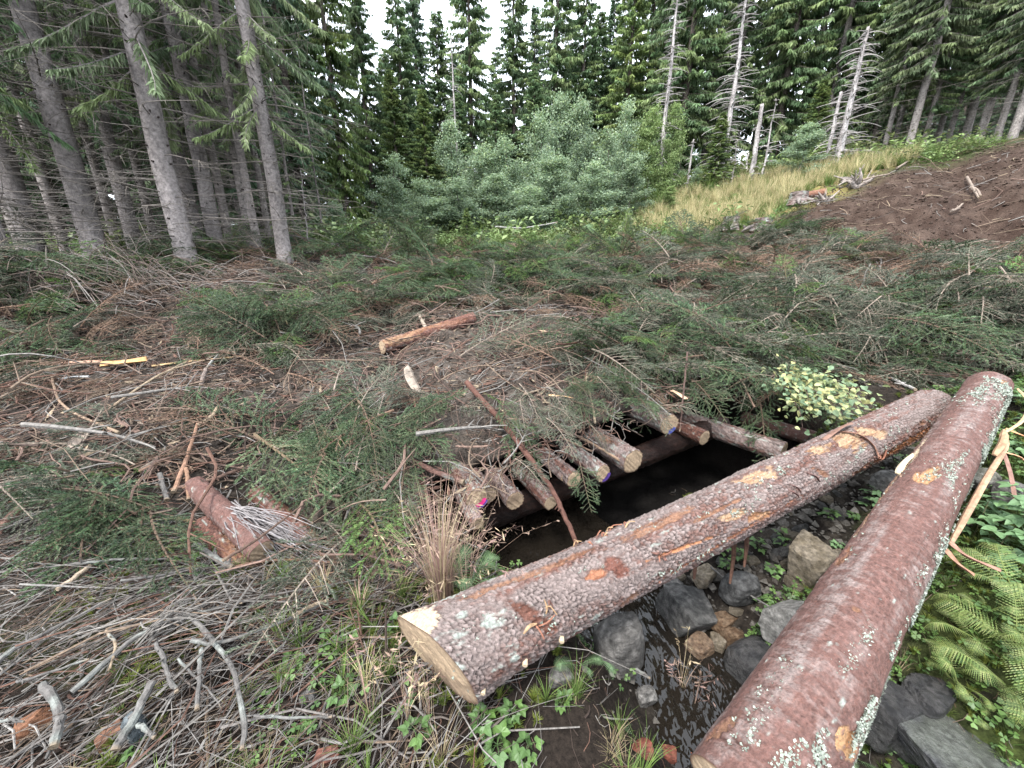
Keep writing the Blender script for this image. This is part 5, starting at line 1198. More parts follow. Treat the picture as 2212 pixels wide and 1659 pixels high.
def trefoil(seed, lobes, r, h, cols, heart=True):
    rn = np.random.default_rng(seed); m = MB()
    for q in range(rn.integers(3, 6)):
        bx, by = rn.normal(0, r * 1.2, 2); hz = h * rn.uniform(.5, 1.1); c = np.array(cols[rn.integers(len(cols))]) * rn.uniform(.8, 1.25); tl = rn.normal(0, .25, 2); yw = rn.uniform(0, 6.28); rr = r * rn.uniform(.6, 1.1)
        V, F = tubes(np.array([[bx * .4, by * .4, 0], [bx, by, hz]]), np.array([.0011, .0008]), 3, False); m.add(V, F, c * .8)
        for j in range(lobes):
            a = yw + j * 2 * np.pi / lobes; w = 2.2 / lobes
            prof = [(0, 0), (.55, -w * .62), (.95, -w * .55), (.86 if heart else 1.08, 0), (.95, w * .55), (.55, w * .62)]
            P = np.array([[x * np.cos(a) * rr - y * np.sin(a) * rr, x * np.sin(a) * rr + y * np.cos(a) * rr, -.18 * rr * x + .12 * rr * abs(y)] for x, y in prof])
            P[:, 2] += P[:, 0] * tl[0] + P[:, 1] * tl[1]; m.add(P + [bx, by, hz], np.array([[0, 1, 2, 3], [0, 3, 4, 5]]), c)
    return m
CLV = [(.075, .135, .035), (.10, .17, .045), (.06, .11, .035)]
CL = [proto_obj(trefoil(730 + i, 3, .017, .05, CLV).mesh("source", M_leaf)) for i in range(3)]
n = 9000; X = rf.uniform(-2.2, 4, n); Y = rf.uniform(.4, 2.9, n); fm = fbm(X * 2.0, Y * 2.0, seed=93, oct=3)
dS_, _ = seg_dist(X, Y, SIDE)
ok = (in_right(X, Y) & (rf.uniform(0, 1, n) < .75) & (fm > -.2)) | ((dS_ > .08) & (dS_ < .5) & (X > 1.0) & (Y < 2.7) & (fm > .02)) | (in_bank(X, Y) & (fm > .10) & (X > -.9) & (rf.uniform(0, 1, n) < .35)); X, Y = X[ok], Y[ok]; n = len(X)
gn_scatter("clover", CL, np.stack([X, Y, ground(X, Y)], 1), np.stack([rf.normal(0, .2, n), rf.normal(0, .2, n), rf.uniform(0, 6.28, n)], 1), rf.uniform(.55, 1.35, n), rf.integers(0, 3, n))
# short green grass and fallen needles of grass between the twigs
DRY0 = [(.20, .15, .10), (.24, .19, .12), (.16, .14, .07)]
SG = [proto_obj(tuft(740, 26, .14, .10, .0016, GRS).mesh("source", M_grass)), proto_obj(tuft(741, 18, .11, .10, .0009, DRY0).mesh("source", M_grass))]
n = 800; X = rf.uniform(-2.2, 2.5, n); Y = rf.uniform(.4, 1.9, n); fm = fbm(X * 2.6, Y * 2.6, seed=95, oct=3); ok = in_bank(X, Y) & (fm > .0) & (X > -1.3) | (in_right(X, Y) & (fm > .25)); X, Y = X[ok], Y[ok]; n = len(X)
gn_scatter("short_grass", SG, np.stack([X, Y, ground(X, Y) - .005], 1), np.stack([rf.normal(0, .25, n), rf.normal(0, .25, n), rf.uniform(0, 6.28, n)], 1), rf.uniform(.5, 1.2, n), rf.integers(0, 2, n))

# the carpet of grey dead twigs at the lower left
m = MB(); n = 7600; X = rf.uniform(-3.0, .5, n); Y = rf.uniform(.35, 1.85, n)
dn = np.clip(1.15 - .9 * np.maximum(X + 1.0, 0) - .5 * np.maximum(Y - 1.45, 0), .06, 1); ok = in_bank(X, Y) & (rf.uniform(0, 1, n) < dn); X, Y = X[ok], Y[ok]
yw = rf.normal(.75, .6, len(X)); V, F, K_, _ = stick_batch(len(X), X, Y, ground, rf, .05, .75, .0011, .0052, [GRY, (.15, .135, .125), (.18, .165, .15), TAN, (.12, .10, .088), (.24, .225, .21), RDB, DKB], yaw=yw, tilt=.10, lift=.02)
m.add(V, F, K_); tag(link("dead_twigs", m.mesh("dead_twigs", M_stick)), kind="stuff")
m = MB(); n = 2600; X = rf.uniform(-2.4, 3.6, n); Y = rf.uniform(.35, 3.0, n); ok = (in_bank(X, Y) & (X > -.8)) | in_right(X, Y); X, Y = X[ok], Y[ok]
V, F, K_, _ = stick_batch(len(X), X, Y, ground, rf, .03, .25, .0008, .003, [GRY, TAN, RDB, DKB, DKB], lift=.012); m.add(V, F, K_); tag(link("twig_litter", m.mesh("twig_litter", M_stick)), kind="stuff")

# single sticks
def stick(name, pts, r0, r1, col, label, cat="stick", lift=.03, K=14, sides=8, stubs=3, f=None, tip=None, seed=0, lich=0., rough=.12):
    rn = np.random.default_rng(900 + seed + int(pts[0][0]))
    W = []
    for q in pts:
        W.append(at(q[0], q[1], q[2]) if len(q) == 3 else hit(q[0], q[1], f or top, lift))
    P = spline(np.array(W), K); P[1:-1] += rn.normal(0, .0016, (K - 2, 3)); R = np.linspace(r0, r1, K) * (1 + rough * rn.normal(size=K) * .5)
    V, F = tubes(P, R, sides); c = np.tile(np.array(col, float), (len(V), 1)) * (1 + .3 * fbm(V[:, 0] * 60, V[:, 1] * 60, V[:, 2] * 60, seed=3, oct=3))[:, None]
    if lich: c = mixc(c, (.19, .20, .185), sstep(.0, .25, fbm(V[:, 0] * 22, V[:, 1] * 22, V[:, 2] * 22, seed=4, oct=3) + lich - .3))
    c[-sides:] = np.array(tip if tip is not None else (.22, .17, .12)); m = MB(); m.add(V, F, c)
    o = link(name, m.mesh(name, M_stick, False, W[0]), None, W[0]); tag(o, label, cat)
    L = np.linalg.norm(np.diff(P, axis=0), axis=1).sum()
    for j in range(stubs):
        i = rn.integers(2, K - 1); T = unit(P[i] - P[i - 1]); d = unit(T * .6 + rn.normal(size=3) * [1, 1, .8]); l2 = min(L * .12, .05) * rn.uniform(.25, 1)
        m = MB(); V, F = tubes(np.array([P[i], P[i] + d * (R[i] + l2)]), np.array([R[i] * .5, R[i] * .3]), 5); m.add(V, F, np.array(col) * .9); link("twig_stub", m.mesh("twig_stub", M_stick, False, W[0]), o)
    return o
REDK, GREYK, TANK, PALEK, BRNK = (.11, .055, .042), (.125, .117, .11), (.16, .11, .075), (.26, .2, .14), (.12, .08, .06)
stick("pole", [(1008, 826, 2.78), (1095, 925, 2.36), (1180, 1040, 2.0), (1222, 1120, 1.82), (1256, 1200, 1.68)], .020, .011, REDK, "long bent reddish pole leaning from the bridge down over the dark opening", "pole", K=26, sides=10, stubs=9)
stick("broken_branch", [(858, 978, 2.32), (925, 1012, 2.15), (1002, 1042, 2.02)], .016, .018, (.15, .085, .07), "thick lichened branch pointing at the pink-painted log", lich=.25, stubs=4)
for i, (pts, r0, r1, c, lb) in enumerate([
    ([(432, 935), (410, 1010), (380, 1083)], .010, .013, (.27, .16, .11), "pinkish peeled stick slanting left beside the wet red-brown log"), ([(476, 896), (462, 920), (432, 937)], .013, .012, PALEK, "pale broken-off branch at the top of the pinkish peeled stick"),
    ([(352, 1045), (360, 1075), (368, 1104)], .012, .013, GREYK, "stubby grey branch left of the pinkish peeled stick"), ([(408, 1031), (412, 1060), (414, 1104)], .011, .011, (.25, .15, .10), "short tan stick standing between the pinkish stick and the red-brown log"),
    ([(378, 1076), (450, 1060), (531, 1029)], .010, .011, (.14, .09, .07), "brown stick with a pale cut tip lying across the top of the red-brown log"), ([(118, 806), (125, 861), (156, 906), (264, 955)], .007, .009, (.30, .21, .15), "curved light brown stick bending through the torn brown litter at left"),
    ([(448, 812), (440, 845), (434, 868)], .016, .013, (.20, .16, .14), "thick grey-brown branch base pointing down in the middle left"), ([(521, 715), (492, 762), (448, 812)], .006, .010, (.34, .33, .31), "white lichened branch above the grey-brown branch base"),
    ([(692, 648), (620, 665), (555, 701)], .009, .011, (.19, .12, .085), "arched brown branch on the heap at upper left"), ([(0, 772), (50, 745), (98, 724)], .010, .008, (.27, .20, .15), "tan branch entering from the left edge"),
    ([(0, 1174), (35, 1140), (66, 1108)], .022, .019, (.22, .13, .10), "thick red-brown branch at the left edge"), ([(135, 1301), (190, 1258), (242, 1217)], .009, .010, (.34, .27, .20), "pale tan stick propped over the grey twigs at left"),
    ([(915, 666), (960, 660), (1012, 662)], .022, .019, (.20, .15, .13), "thick grey branch lying above the mid-heap log"), ([(905, 690), (915, 710), (926, 731)], .020, .018, (.30, .25, .20), "pale peeling branch touching the mid-heap log"),
    ([(2044, 576), (2016, 604), (1961, 649), (1857, 684), (1808, 715)], .013, .018, (.25, .18, .13), "long tan branch reaching up to the right towards the bare soil"), ([(1575, 636), (1545, 650), (1510, 667)], .016, .013, (.27, .19, .14), "tan stick in the litter right of the mid-heap"),
    ([(1530, 601), (1555, 618), (1575, 640)], .022, .018, (.28, .18, .12), "thick tan branch left of the bare soil"), ([(1485, 760, 2.9), (1476, 850, 2.75), (1468, 932, 2.62)], .008, .005, (.10, .065, .055), "dark thin stick standing upright by the long chipped log"),
    ([(1919, 832), (1945, 845), (1972, 859)], .014, .010, (.36, .34, .32), "whitish branch lying above the far end of the first log"), ([(1775, 586), (1803, 578), (1830, 566)], .026, .018, (.48, .42, .33), "pale barkless piece of wood lying at the edge of the bare soil"),
    ([(376, 1137), (450, 1155), (519, 1173)], .007, .009, (.33, .22, .13), "pale orange stick lying over the wet red-brown log"), ([(655, 1090, 1.72), (565, 1158, 1.55), (480, 1212, 1.42)], .0035, .008, (.10, .065, .05), "long dark twig rising in front of the big drooping bough"),
    ([(504, 1251), (604, 1232), (737, 1237)], .007, .004, (.19, .11, .08), "thin reddish branch lying along the front of the pale twig fan"), ([(1240, 880), (1265, 845), (1300, 832), (1350, 838)], .010, .007, (.25, .17, .12), "curved tan twig on the bough heap above the bridge logs"),
    ([(1280, 975, 2.5), (1200, 940, 2.6), (1130, 905, 2.8)], .008, .005, (.22, .15, .11), "long thin brown stick lying over the purple-marked log"), ([(1345, 998, 2.36), (1290, 965, 2.45), (1225, 930, 2.6)], .010, .008, (.25, .17, .12), "split tan stick lying against the stoutest bridge log"),
    ([(1130, 870), (1190, 850), (1270, 815)], .007, .004, (.24, .19, .14), "long pale twig arching over the deck right of the leaning pole"), ([(985, 985), (1020, 984), (1060, 984)], .008, .007, (.22, .15, .12), "straight brown stick between the leaning pole and the lichened branch"),
    ([(780, 600), (830, 560), (880, 548)], .012, .006, (.26, .23, .20), "grey branch on the crest left of the dark spruce top"), ([(940, 590), (975, 560), (1000, 540)], .022, .028, (.27, .19, .14), "broken tan stub pointing up at the crest"),
    ([(1630, 880, 2.75), (1600, 820, 2.95), (1570, 790, 3.2)], .008, .006, (.18, .12, .09), "brown branch rising from the hanging bough"), ([(1070, 490, 10.5), (1130, 492, 10.3), (1205, 480, 10.1)], .022, .012, (.38, .36, .35), "bleached dead branch propped in front of the birch thicket"),
    ([(1265, 855), (1290, 838), (1305, 822)], .012, .010, (.28, .18, .12), "orange-tan broken stick on the deck boughs"), ([(250, 650), (290, 600), (330, 585)], .012, .009, (.29, .22, .16), "tan branch sticking out of the green boughs at upper left"),
    ([(680, 640), (672, 610), (668, 575)], .014, .010, (.16, .12, .10), "dark upright broken stick at the crest, right of the grey trunk"), ([(735, 560), (760, 530), (790, 545)], .010, .006, (.30, .27, .25), "bent grey sapling arching over the ferns left of the thicket")]):
    stick("broken_branch", pts, r0, r1, c, lb, seed=i, lift=.06)
for i, (pts, r0, r1, lb) in enumerate([
    ([(0, 1494), (40, 1450), (150, 1390), (256, 1331)], .014, .006, "long grey branch rising from the left edge over the twig carpet"), ([(174, 1536), (298, 1425), (398, 1372), (533, 1340)], .014, .004, "long forked grey branch lying diagonally across the twig carpet"),
    ([(113, 1520), (149, 1585), (138, 1659)], .017, .019, "thick grey branch bent at the bottom left, leftmost of the thick ones"), ([(345, 1512), (310, 1590), (268, 1662)], .017, .018, "thick grey branch with the slate-blue stone leaning on it"),
    ([(430, 1379), (472, 1425), (515, 1485), (540, 1603), (536, 1662)], .012, .012, "bent grey branch running down to the bottom edge, right of the others"), ([(352, 1428), (375, 1490), (398, 1540)], .010, .010, "short grey stick slanting right in the twig carpet"),
    ([(447, 1438), (444, 1500), (440, 1575)], .010, .010, "short upright grey stick left of the bent grey branch"), ([(426, 1420), (480, 1430), (586, 1394), (714, 1332)], .012, .007, "brown-grey branch curving up to the right through the grass"),
    ([(59, 1512), (90, 1505), (210, 1462)], .007, .005, "thin grey stick with a cut white end at lower left"), ([(316, 1607), (335, 1622), (353, 1638)], .010, .008, "pale peeled stick end beside the slate-blue stone"),
    ([(245, 1400), (262, 1425), (264, 1450), (250, 1490)], .008, .005, "crooked grey twig standing in the middle of the twig carpet"), ([(0, 1600), (40, 1598), (75, 1602)], .007, .005, "grey stick lying at the lower left edge"),
    ([(400, 1465), (450, 1520), (490, 1570)], .006, .003, "thin curved grey twig crossing the bent branch"), ([(560, 1585), (640, 1590), (725, 1587)], .007, .005, "level grey stick right of the bent grey branch"),
    ([(275, 1290), (350, 1280), (420, 1262)], .008, .006, "straight grey stick behind the twig carpet"), ([(165, 1255), (260, 1246), (380, 1240)], .009, .007, "lichen-crusted branch lying below the bright green spray"),
    ([(640, 1370), (680, 1345), (715, 1330)], .012, .010, "bleached tan stick end in the grass left of the big butt"), ([(430, 1210), (470, 1235), (512, 1262)], .022, .019, "thick whitish broken limb in front of the pale twig fan"),
    ([(1325, 1415, 1.30), (1365, 1440, 1.24), (1405, 1465, 1.19)], .012, .008, "bleached spiky branch end poking over the water"), ([(1385, 1305), (1360, 1293), (1340, 1288)], .008, .006, "orange stick wedged under the first log"),
    ([(1530, 1255), (1580, 1295), (1665, 1350)], .007, .006, "pale split stick lying across the stones")]):
    stick("dead_branch", pts, r0 * .72, r1 * .66, GREYK if "tan" not in lb and "orange" not in lb else PALEK, lb, seed=50 + i, f=ground, lift=.085, lich=.22, stubs=5)
# pale fan of dead twigs
def twig_fan(label, root_px, tips, n, r, col, seed, sag=.05, name="dead_branch", f=None, lift=.08):
    rn = np.random.default_rng(seed); o0 = hit(*root_px, f or top, lift); m = MB(); Ps = []
    for i in range(n):
        a, b = tips[rn.integers(len(tips))]; e = hit(a + rn.normal(0, 40), b + rn.normal(0, 22), f or top, rn.uniform(.0, .12)); s = o0 + rn.normal(0, .025, 3)
        k = rn.uniform(.45, 1.05); e = s + (e - s) * k; mid = (s + e) / 2 + rn.normal(0, .03, 3) + [0, 0, .05]; Ps.append(spline([s, mid, e], 7))
    V, F = tubes(np.array(Ps), np.linspace(1, .35, 7)[None] * rn.uniform(.5, 1.2, (n, 1)) * r, 4, False); m.add(V, F, np.repeat(np.array([col]) * rn.uniform(.7, 1.25, (n, 1)), 28, 0))
    o = link(name, m.mesh(name, M_stick, False, o0), None, o0); tag(o, label, "branch"); return o
twig_fan("fan of pale bleached twigs spreading right over the end of the wet red-brown log", (505, 1165), [(640, 1190), (700, 1210), (740, 1225), (600, 1220), (680, 1235)], 120, .0042, (.25, .23, .23), 1, lift=.17)
twig_fan("fan of brown bare twigs on the mound above the leafy birch branch", (1830, 700), [(1950, 740), (2000, 700), (1700, 790), (1900, 790), (1760, 800), (2050, 690), (1880, 820)], 80, .0065, (.17, .125, .095), 2, lift=.15)
twig_fan("fan of grey bare twigs at the lower middle of the twig carpet", (330, 1400), [(500, 1310), (560, 1290), (480, 1350), (600, 1330)], 45, .0035, (.19, .175, .16), 3, f=ground, lift=.05)
twig_fan("spray of bare brown twigs in the brash at upper right", (2060, 690), [(2180, 700), (2200, 760), (2000, 780), (2120, 770)], 50, .006, (.16, .12, .09), 4, lift=.14)
twig_fan("tuft of thin brown twigs on the crest at left", (800, 570), [(700, 555), (900, 560), (850, 590), (760, 600)], 60, .006, (.20, .13, .10), 5, lift=.12)
# heap of dead brush by the left trunks
rn = np.random.default_rng(12); m = MB(); Ps = []; c0 = gp(215, 5.0)
for i in range(520):
    s = c0 + np.array([rn.normal(0, .75), rn.normal(0, .30), rn.uniform(0, .18)]); a = rn.uniform(-.5, np.pi + .5); ln = rn.uniform(.35, 1.5)
    d = np.array([np.cos(a), rn.normal(0, .3), .0]); hh = rn.uniform(.10, .55) * max(.2, 1 - abs(s[0] - c0[0]) / 1.6)
    s[2] = float(top(s[0], s[1])) + rn.uniform(0, .15); Ps.append(spline([s, s + d * ln * .4 + [0, 0, hh], s + d * ln * .75 + [0, 0, hh * .8], s + d * ln + [0, 0, hh * .2]], 8))
V, F = tubes(np.array(Ps), np.linspace(1, .4, 8)[None] * rn.uniform(.0025, .007, (520, 1)), 4, False); m.add(V, F, np.repeat(np.array([(.16, .125, .105), (.20, .18, .165), (.13, .10, .085)])[rn.integers(0, 3, 520)] * rn.uniform(.75, 1.25, (520, 1)), 32, 0))
tag(link("brush_heap", m.mesh("brush_heap", M_stick, False, c0), None, c0), "rounded heap of tangled grey-brown dead twigs before the left trunks", "brush heap")

# logs and split wood lying farther off
def far_log(a, b, r, sd, label, style='rough', wounds=(), lift=.8, red=.6, ya=None, yb=None, lich=.1):
    p0, p1 = (at(a[0], a[1], ya), at(b[0], b[1], yb)) if ya else (hit(*a, lift=r * lift), hit(*b, lift=r * lift)); root = empty("fallen_log", p0); tag(root, label, "log")
    make_log("f", p0, p1, [(0, r), (1, r * .85)], 90, 36, sd, style, wounds, (.3, 40, .3), lich, 0, red, root, p0, cellsz=.02)
far_log((828, 772), (1024, 706), .062, 151, "half-peeled orange-brown log lying on the brash heap behind the bridge", wounds=[(.15, 40, .22, .05, 0, (.28, .18, .11)), (.45, 20, .25, .03, 0, (.24, .135, .08)), (.75, 60, .2, .03, 0, (.18, .09, .06))], lift=1.6, red=.75, lich=0)
far_log((1345, 513), (1440, 478), .06, 152, "tan barkless pole lying in the grass right of the thicket", 'smooth', [(1, 0, 3, .5, 0, (.36, .25, .15))], red=.8, lich=0)
far_log((1460, 494), (1528, 516), .11, 153, "short thick reddish log lying in front of the stumps", 'smooth', red=1, lich=0)
far_log((1660, 446), (1782, 424), .10, 154, "orange-red log lying on the yellow grass beside the root mass", 'smooth', [(1, 60, 1.5, .06, 0, (.22, .11, .07))], red=1, lich=0)
far_log((1935, 826), (2046, 824), .035, 155, "weathered grey log lying behind the far ends of the two big logs", red=.0)
far_log((2068, 668), (2112, 655), .05, 156, "short pinkish log in the boughs at the right end of the brash", 'smooth', red=.9, lich=0, lift=1.5)
far_log((1240, 1035, ), (1240, 1034), .001, 157, "", ) if False else None
def shard(pts, w, th_, col, label, lift=.03, name="split_wood"):
    P = np.array([hit(a, b, lift=lift) for a, b in pts]); o = strip(name, P, w, th_, col, None, P[0], K=10, twist=.3); o.location = P[0]; tag(o, label, "wood piece"); return o
shard([(225, 803), (270, 798), (322, 790)], .05, .035, (.34, .20, .09), "split slab of orange-yellow wood in the brash at left", .05)
shard([(330, 800), (420, 790), (525, 778)], .018, .012, (.36, .25, .13), "long thin yellow splinter right of the split orange slab")
shard([(75, 800), (150, 795), (225, 792)], .022, .02, (.27, .17, .12), "reddish strip of bark and wood left of the split orange slab", .04)
shard([(130, 832), (165, 825), (195, 822)], .035, .012, (.25, .25, .25), "grey flat slab of old wood below the split orange slab")
shard([(880, 800), (890, 830), (905, 860)], .05, .02, (.20, .165, .135), "crumbled pale rotten wood below the half-peeled log")
shard([(150, 990), (170, 960), (185, 935)], .04, .02, (.21, .17, .14), "pale shredded wood lying in the torn soil at left")
shard([(1185, 872), (1215, 876), (1250, 882)], .03, .006, (.40, .26, .14), "tan slab of bark lying on the deck boughs", .06)
shard([(1165, 720), (1195, 730), (1225, 738)], .05, .012, (.26, .19, .13), "brown piece of bark lying in the torn litter behind the deck")
shard([(1450, 860, ), (1465, 868), (1480, 880)], .04, .006, (.40, .27, .18), "tan bark plate above the blue-marked log", .06)
for i, (px, py, c, lb) in enumerate([(1385, 1628, (.12, .038, .026), "crumbling red-brown rotten wood at the bottom, by the water"), (1440, 1640, (.13, .045, .03), "shard of red rotten wood beside the crumbling rotten wood"), (1480, 1625, (.16, .05, .03), "dark red rotten splinter at the water's edge"), (715, 1645, (.13, .055, .04), "red-brown chunk of rotten bark at the bottom edge"), (75, 1570, (.19, .09, .05), "orange curled bark piece at lower left"), (242, 1598, (.16, .08, .05), "orange-brown dry leaf-like bark flake between the grey branches")]):
    p = hit(px, py, ground, .02); o = link("rotten_wood", stone_mesh(950 + i, .075, .045, .05, np.array(c) * .5, c, M_wood, 1.0), None, p, (rf.normal(0, .3), rf.normal(0, .3), rf.uniform(0, 3))); tag(o, lb, "rotten wood")
# stumps and torn-out roots
def stump(px, py, r, h, label, Y=None, seed=0):
    p = hit(px, py) if Y is None else gp(px, Y); p[2] -= .05; root = empty("tree_stump", p); tag(root, label, "stump")
    make_log("s", p + [0, 0, h + .05], p, [(0, r), (.5, r * 1.08), (1, r * 1.6)], 30, 30, 970 + seed, 'rough', (), (0, 0, 0), .35, 0, .1, root, p, cellsz=.04)
    for j in range(5):
        a = j * 1.26 + rf.uniform(0, .6); V, F = tubes(spline([p + [0, 0, h * .35], p + [np.cos(a) * r * 1.5, np.sin(a) * r * 1.5, .10], p + [np.cos(a) * r * 2.6, np.sin(a) * r * 2.6, .0]], 6), np.array([r * .45, r * .4, r * .35, r * .28, r * .2, r * .1]), 6)
        m = MB(); m.add(V, F, (.17, .15, .14)); link("root", m.mesh("root", M_trunk, True, p), root)
stump(1577, 494, .16, .26, "grey tree stump in the yellow grass, left of two", seed=1); stump(1646, 496, .15, .22, "grey tree stump in the yellow grass, right of two", seed=2)
stump(1722, 440, .17, .25, "tree stump behind the orange-red log", seed=3); stump(2140, 672, .14, .22, "old grey stump in the boughs at right", seed=4)
def rootmass(px, py, s, label, seed):
    rn = np.random.default_rng(seed); p = hit(px, py); m = MB()
    for j in range(26):
        a = rn.uniform(0, 6.28); d = np.array([np.cos(a), np.sin(a) * .5, rn.uniform(-.1, .8)]); V, F = tubes(spline([p + rn.normal(0, s * .1, 3), p + d * s * rn.uniform(.3, .6) + rn.normal(0, s * .1, 3), p + d * s * rn.uniform(.7, 1.1) + rn.normal(0, s * .15, 3)], 7), np.linspace(s * .13, s * .02, 7) * rn.uniform(.5, 1.2), 6); m.add(V, F, np.array((.19, .165, .15)) * rn.uniform(.6, 1.5))
    o = link("root_mass", m.mesh("root_mass", M_trunk, True, p), None, p); tag(o, label, "roots")
rootmass(1780, 440, .32, "torn grey root mass at the end of the orange-red log", 1); rootmass(1845, 405, .45, "biggest torn root mass on the rim of the bare soil", 2); rootmass(1410, 518, .35, "bleached roots lying left of the short thick log", 3); rootmass(1960, 348, .3, "bleached roots on the rim below the right-hand trunks", 4)
for i, (a, b, c_, d_) in enumerate([(1935, 372, 1995, 335), (2085, 395, 2110, 440), (2090, 418, 2115, 436), (1860, 400, 1920, 388), (2050, 470, 2075, 455), (1980, 640, 2010, 610)]):
    stick("broken_branch", [(a, b), ((a + c_) / 2, (b + d_) / 2), (c_, d_)], .022, .014, (.25, .20, .165), ["grey pole slanting on the rim below the right-hand trunks", "pale stick lying high on the bare soil", "thin stick lying high on the bare soil", "bleached stick on the rim of the bare soil by the biggest roots", "pale stick in the middle of the bare soil", "tan stick at the foot of the bare soil"][i], seed=80 + i, lift=.08)

# ferns
def frond(seed, L, npn, cols, arch=.5, wid=.17):
    rn = np.random.default_rng(seed); t = np.linspace(0, 1, 14); m = MB(); bend = rn.normal(0, .08)
    R = np.stack([L * np.sin(t * 1.35) * .75 + 0 * t, bend * L * t * t, L * (arch * np.sin(t * 2.2) - .12 * t ** 2)], 1); V, F = tubes(R, np.linspace(.0022, .0007, 14), 4, False); m.add(V, F, np.array(cols[0]) * 1.1)
    for i in range(npn):
        f = .16 + .84 * i / npn; o = np.array([np.interp(f, t, R[:, k]) for k in range(3)]); T = unit(np.array([np.interp(min(1, f + .04), t, R[:, k]) for k in range(3)]) - o + 1e-6); S = unit(np.cross(T, [0, 0, 1.])); 
        l_ = L * wid * np.sin(np.pi * min(1, (f - .05) * .92 + .12)) ** .8 * rn.uniform(.9, 1.1) + .004
        for sd in (-1, 1):
            d = unit(S * sd + T * .45 - np.array([0, 0, .18])); c = np.array(cols[rn.integers(len(cols))]) * rn.uniform(.85, 1.2); nl = max(3, int(l_ / .0085)); k = (np.arange(nl) + .5) / nl
            oo = o + d * (k * l_)[:, None]; wl = np.minimum(l_ * .07, L * .0105) * (1.1 - k) ** .7
            for s2 in (-1, 1):
                q = unit(np.cross(d, np.cross(S, T)) * s2 + d * .5); a = d * (l_ / nl * .46)
                Vq = np.stack([oo - a, oo - a * .3 + q * wl[:, None], oo + a * .9 + q * (wl * .85)[:, None] - [0, 0, .0012], oo + a], 1); m.add(Vq.reshape(-1, 3), np.arange(nl * 4).reshape(-1, 4), c)
    return m.mesh("frond", M_leaf)
FGR = [(.10, .165, .075), (.12, .19, .09), (.08, .14, .065)]; FYE = [(.16, .20, .06), (.21, .24, .09), (.12, .17, .05), (.10, .15, .045)]
FR_G = [frond(1000 + i, .42, 26, FGR) for i in range(3)]; FR_Y = [frond(1010 + i, .30, 24, FYE, .42, .19) for i in range(3)]
def fern(px, py, src, n, s, label, yaw0=None, spread=6.28, f=None, pitch=.0):
    p = hit(px, py, f or ground); r_ = empty("fern", p); tag(r_, label, "fern"); r_.scale = (s, s, s)
    for j in range(n):
        yw = (yaw0 if yaw0 is not None else 0) + (j + rf.uniform(-.3, .3)) / n * spread - spread / 2
        link("frond", src[j % len(src)], r_, (0, 0, 0), (rf.normal(0, .35), pitch + rf.normal(0, .25), yw + rf.normal(0, .2)), rf.uniform(.5, 1.15))
    return r_
fern(1000, 1300, FR_G, 6, .85, "green fern growing beside the tall dry grass, against the dark opening", .2, 3.0, pitch=-.55)
fern(1330, 1560, FR_G, 5, .85, "large green fern at the bottom, its fronds reaching left below the first log", 3.6, 2.2, pitch=.15)
fern(1400, 1600, FR_G, 4, .6, "smaller green fern by the red rotten wood", 3.2, 2.6)
fern(1250, 1440, FR_G, 4, .45, "little fern under the first log beside the grey boulder", -1.2, 3.0)
for (px, py, s, lb) in [(2190, 1290, 1.15, "yellow-green fern at the right edge, topmost of the yellowing ferns"), (2195, 1400, 1.3, "largest yellow-green fern at the right edge"), (2110, 1390, .95, "pale yellow fern right of the second log's middle"), (2170, 1490, 1.05, "yellow-green fern hanging over the dark rocks at right"), (2060, 1480, .8, "small yellowing fern nearest the second log"), (2120, 1330, .7, "short yellow-green fern between the raspberry leaves and the larger ferns")]:
    fern(px, py, FR_Y, 7, s * .85, lb, 3.4, 4.2)
fern(2120, 1570, FR_Y, 3, .4, "tiny yellow fern sprig among the clover at lower right", 3.4, 3)
for (px, py, s, lb) in [(1840, 1650, .35, "small green fern tip at the bottom edge, right of the second log"), (1990, 1110, .5, "green fern in the shade just right of the second log"), (2150, 930, .5, "small fern among the moss at the upper right bank"), (980, 515, 2.2, "broad fern in the undergrowth before the thicket, left one"), (1240, 520, 2.2, "broad fern in the undergrowth before the thicket, middle one"), (1300, 515, 2.0, "broad fern in the undergrowth before the thicket, right one")]:
    fern(px, py, FR_G, 6, s, lb)
# raspberry and other broad-leaved plants: each leaf a part
def leaflet(P0, d, n_, l_, w, c, m):
    s = np.cross(n_, d); t = np.array([0, .18, .42, .7, 1.0]); wd = np.array([.05, .8, 1.0, .65, .02]) * w
    A = P0 + d * (t * l_)[:, None] - n_ * (.12 * l_ * t ** 2)[:, None]; Lf = A - s * wd[:, None] + n_ * (wd * .25)[:, None]; Rt = A + s * wd[:, None] + n_ * (wd * .25)[:, None]
    V = np.concatenate([A, Lf, Rt]); i = np.arange(4); m.add(V, np.concatenate([np.stack([i, i + 1, i + 6, i + 5], -1), np.stack([i + 10, i + 11, i + 1, i], -1)]), np.array(c))
RAS = [(.11, .19, .085), (.13, .22, .10), (.085, .15, .065)]
def leaf_mesh(seed, k, size, cols):
    rn = np.random.default_rng(seed); m = MB(); c = np.array(cols[rn.integers(len(cols))]); st = size * .7
    V, F = tubes(np.array([[0, 0, 0], [st * .5, 0, .01], [st, 0, 0]]), np.array([.0016, .0013, .001]), 4, False); m.add(V, F, c * .8)
    angs = {1: [0], 3: [0, 1.25, -1.25], 5: [0, .9, -.9, 2.0, -2.0]}[k]
    for a in angs: leaflet(np.array([st, 0, 0]), np.array([np.cos(a), np.sin(a), rn.normal(0, .08)]), unit(np.array([rn.normal(0, .12), rn.normal(0, .12), 1.])), size * rn.uniform(.75, 1.05) * (1 if a == 0 else .8), size * .30, c * rn.uniform(.85, 1.2), m)
    return m.mesh("leaf", M_leaf)
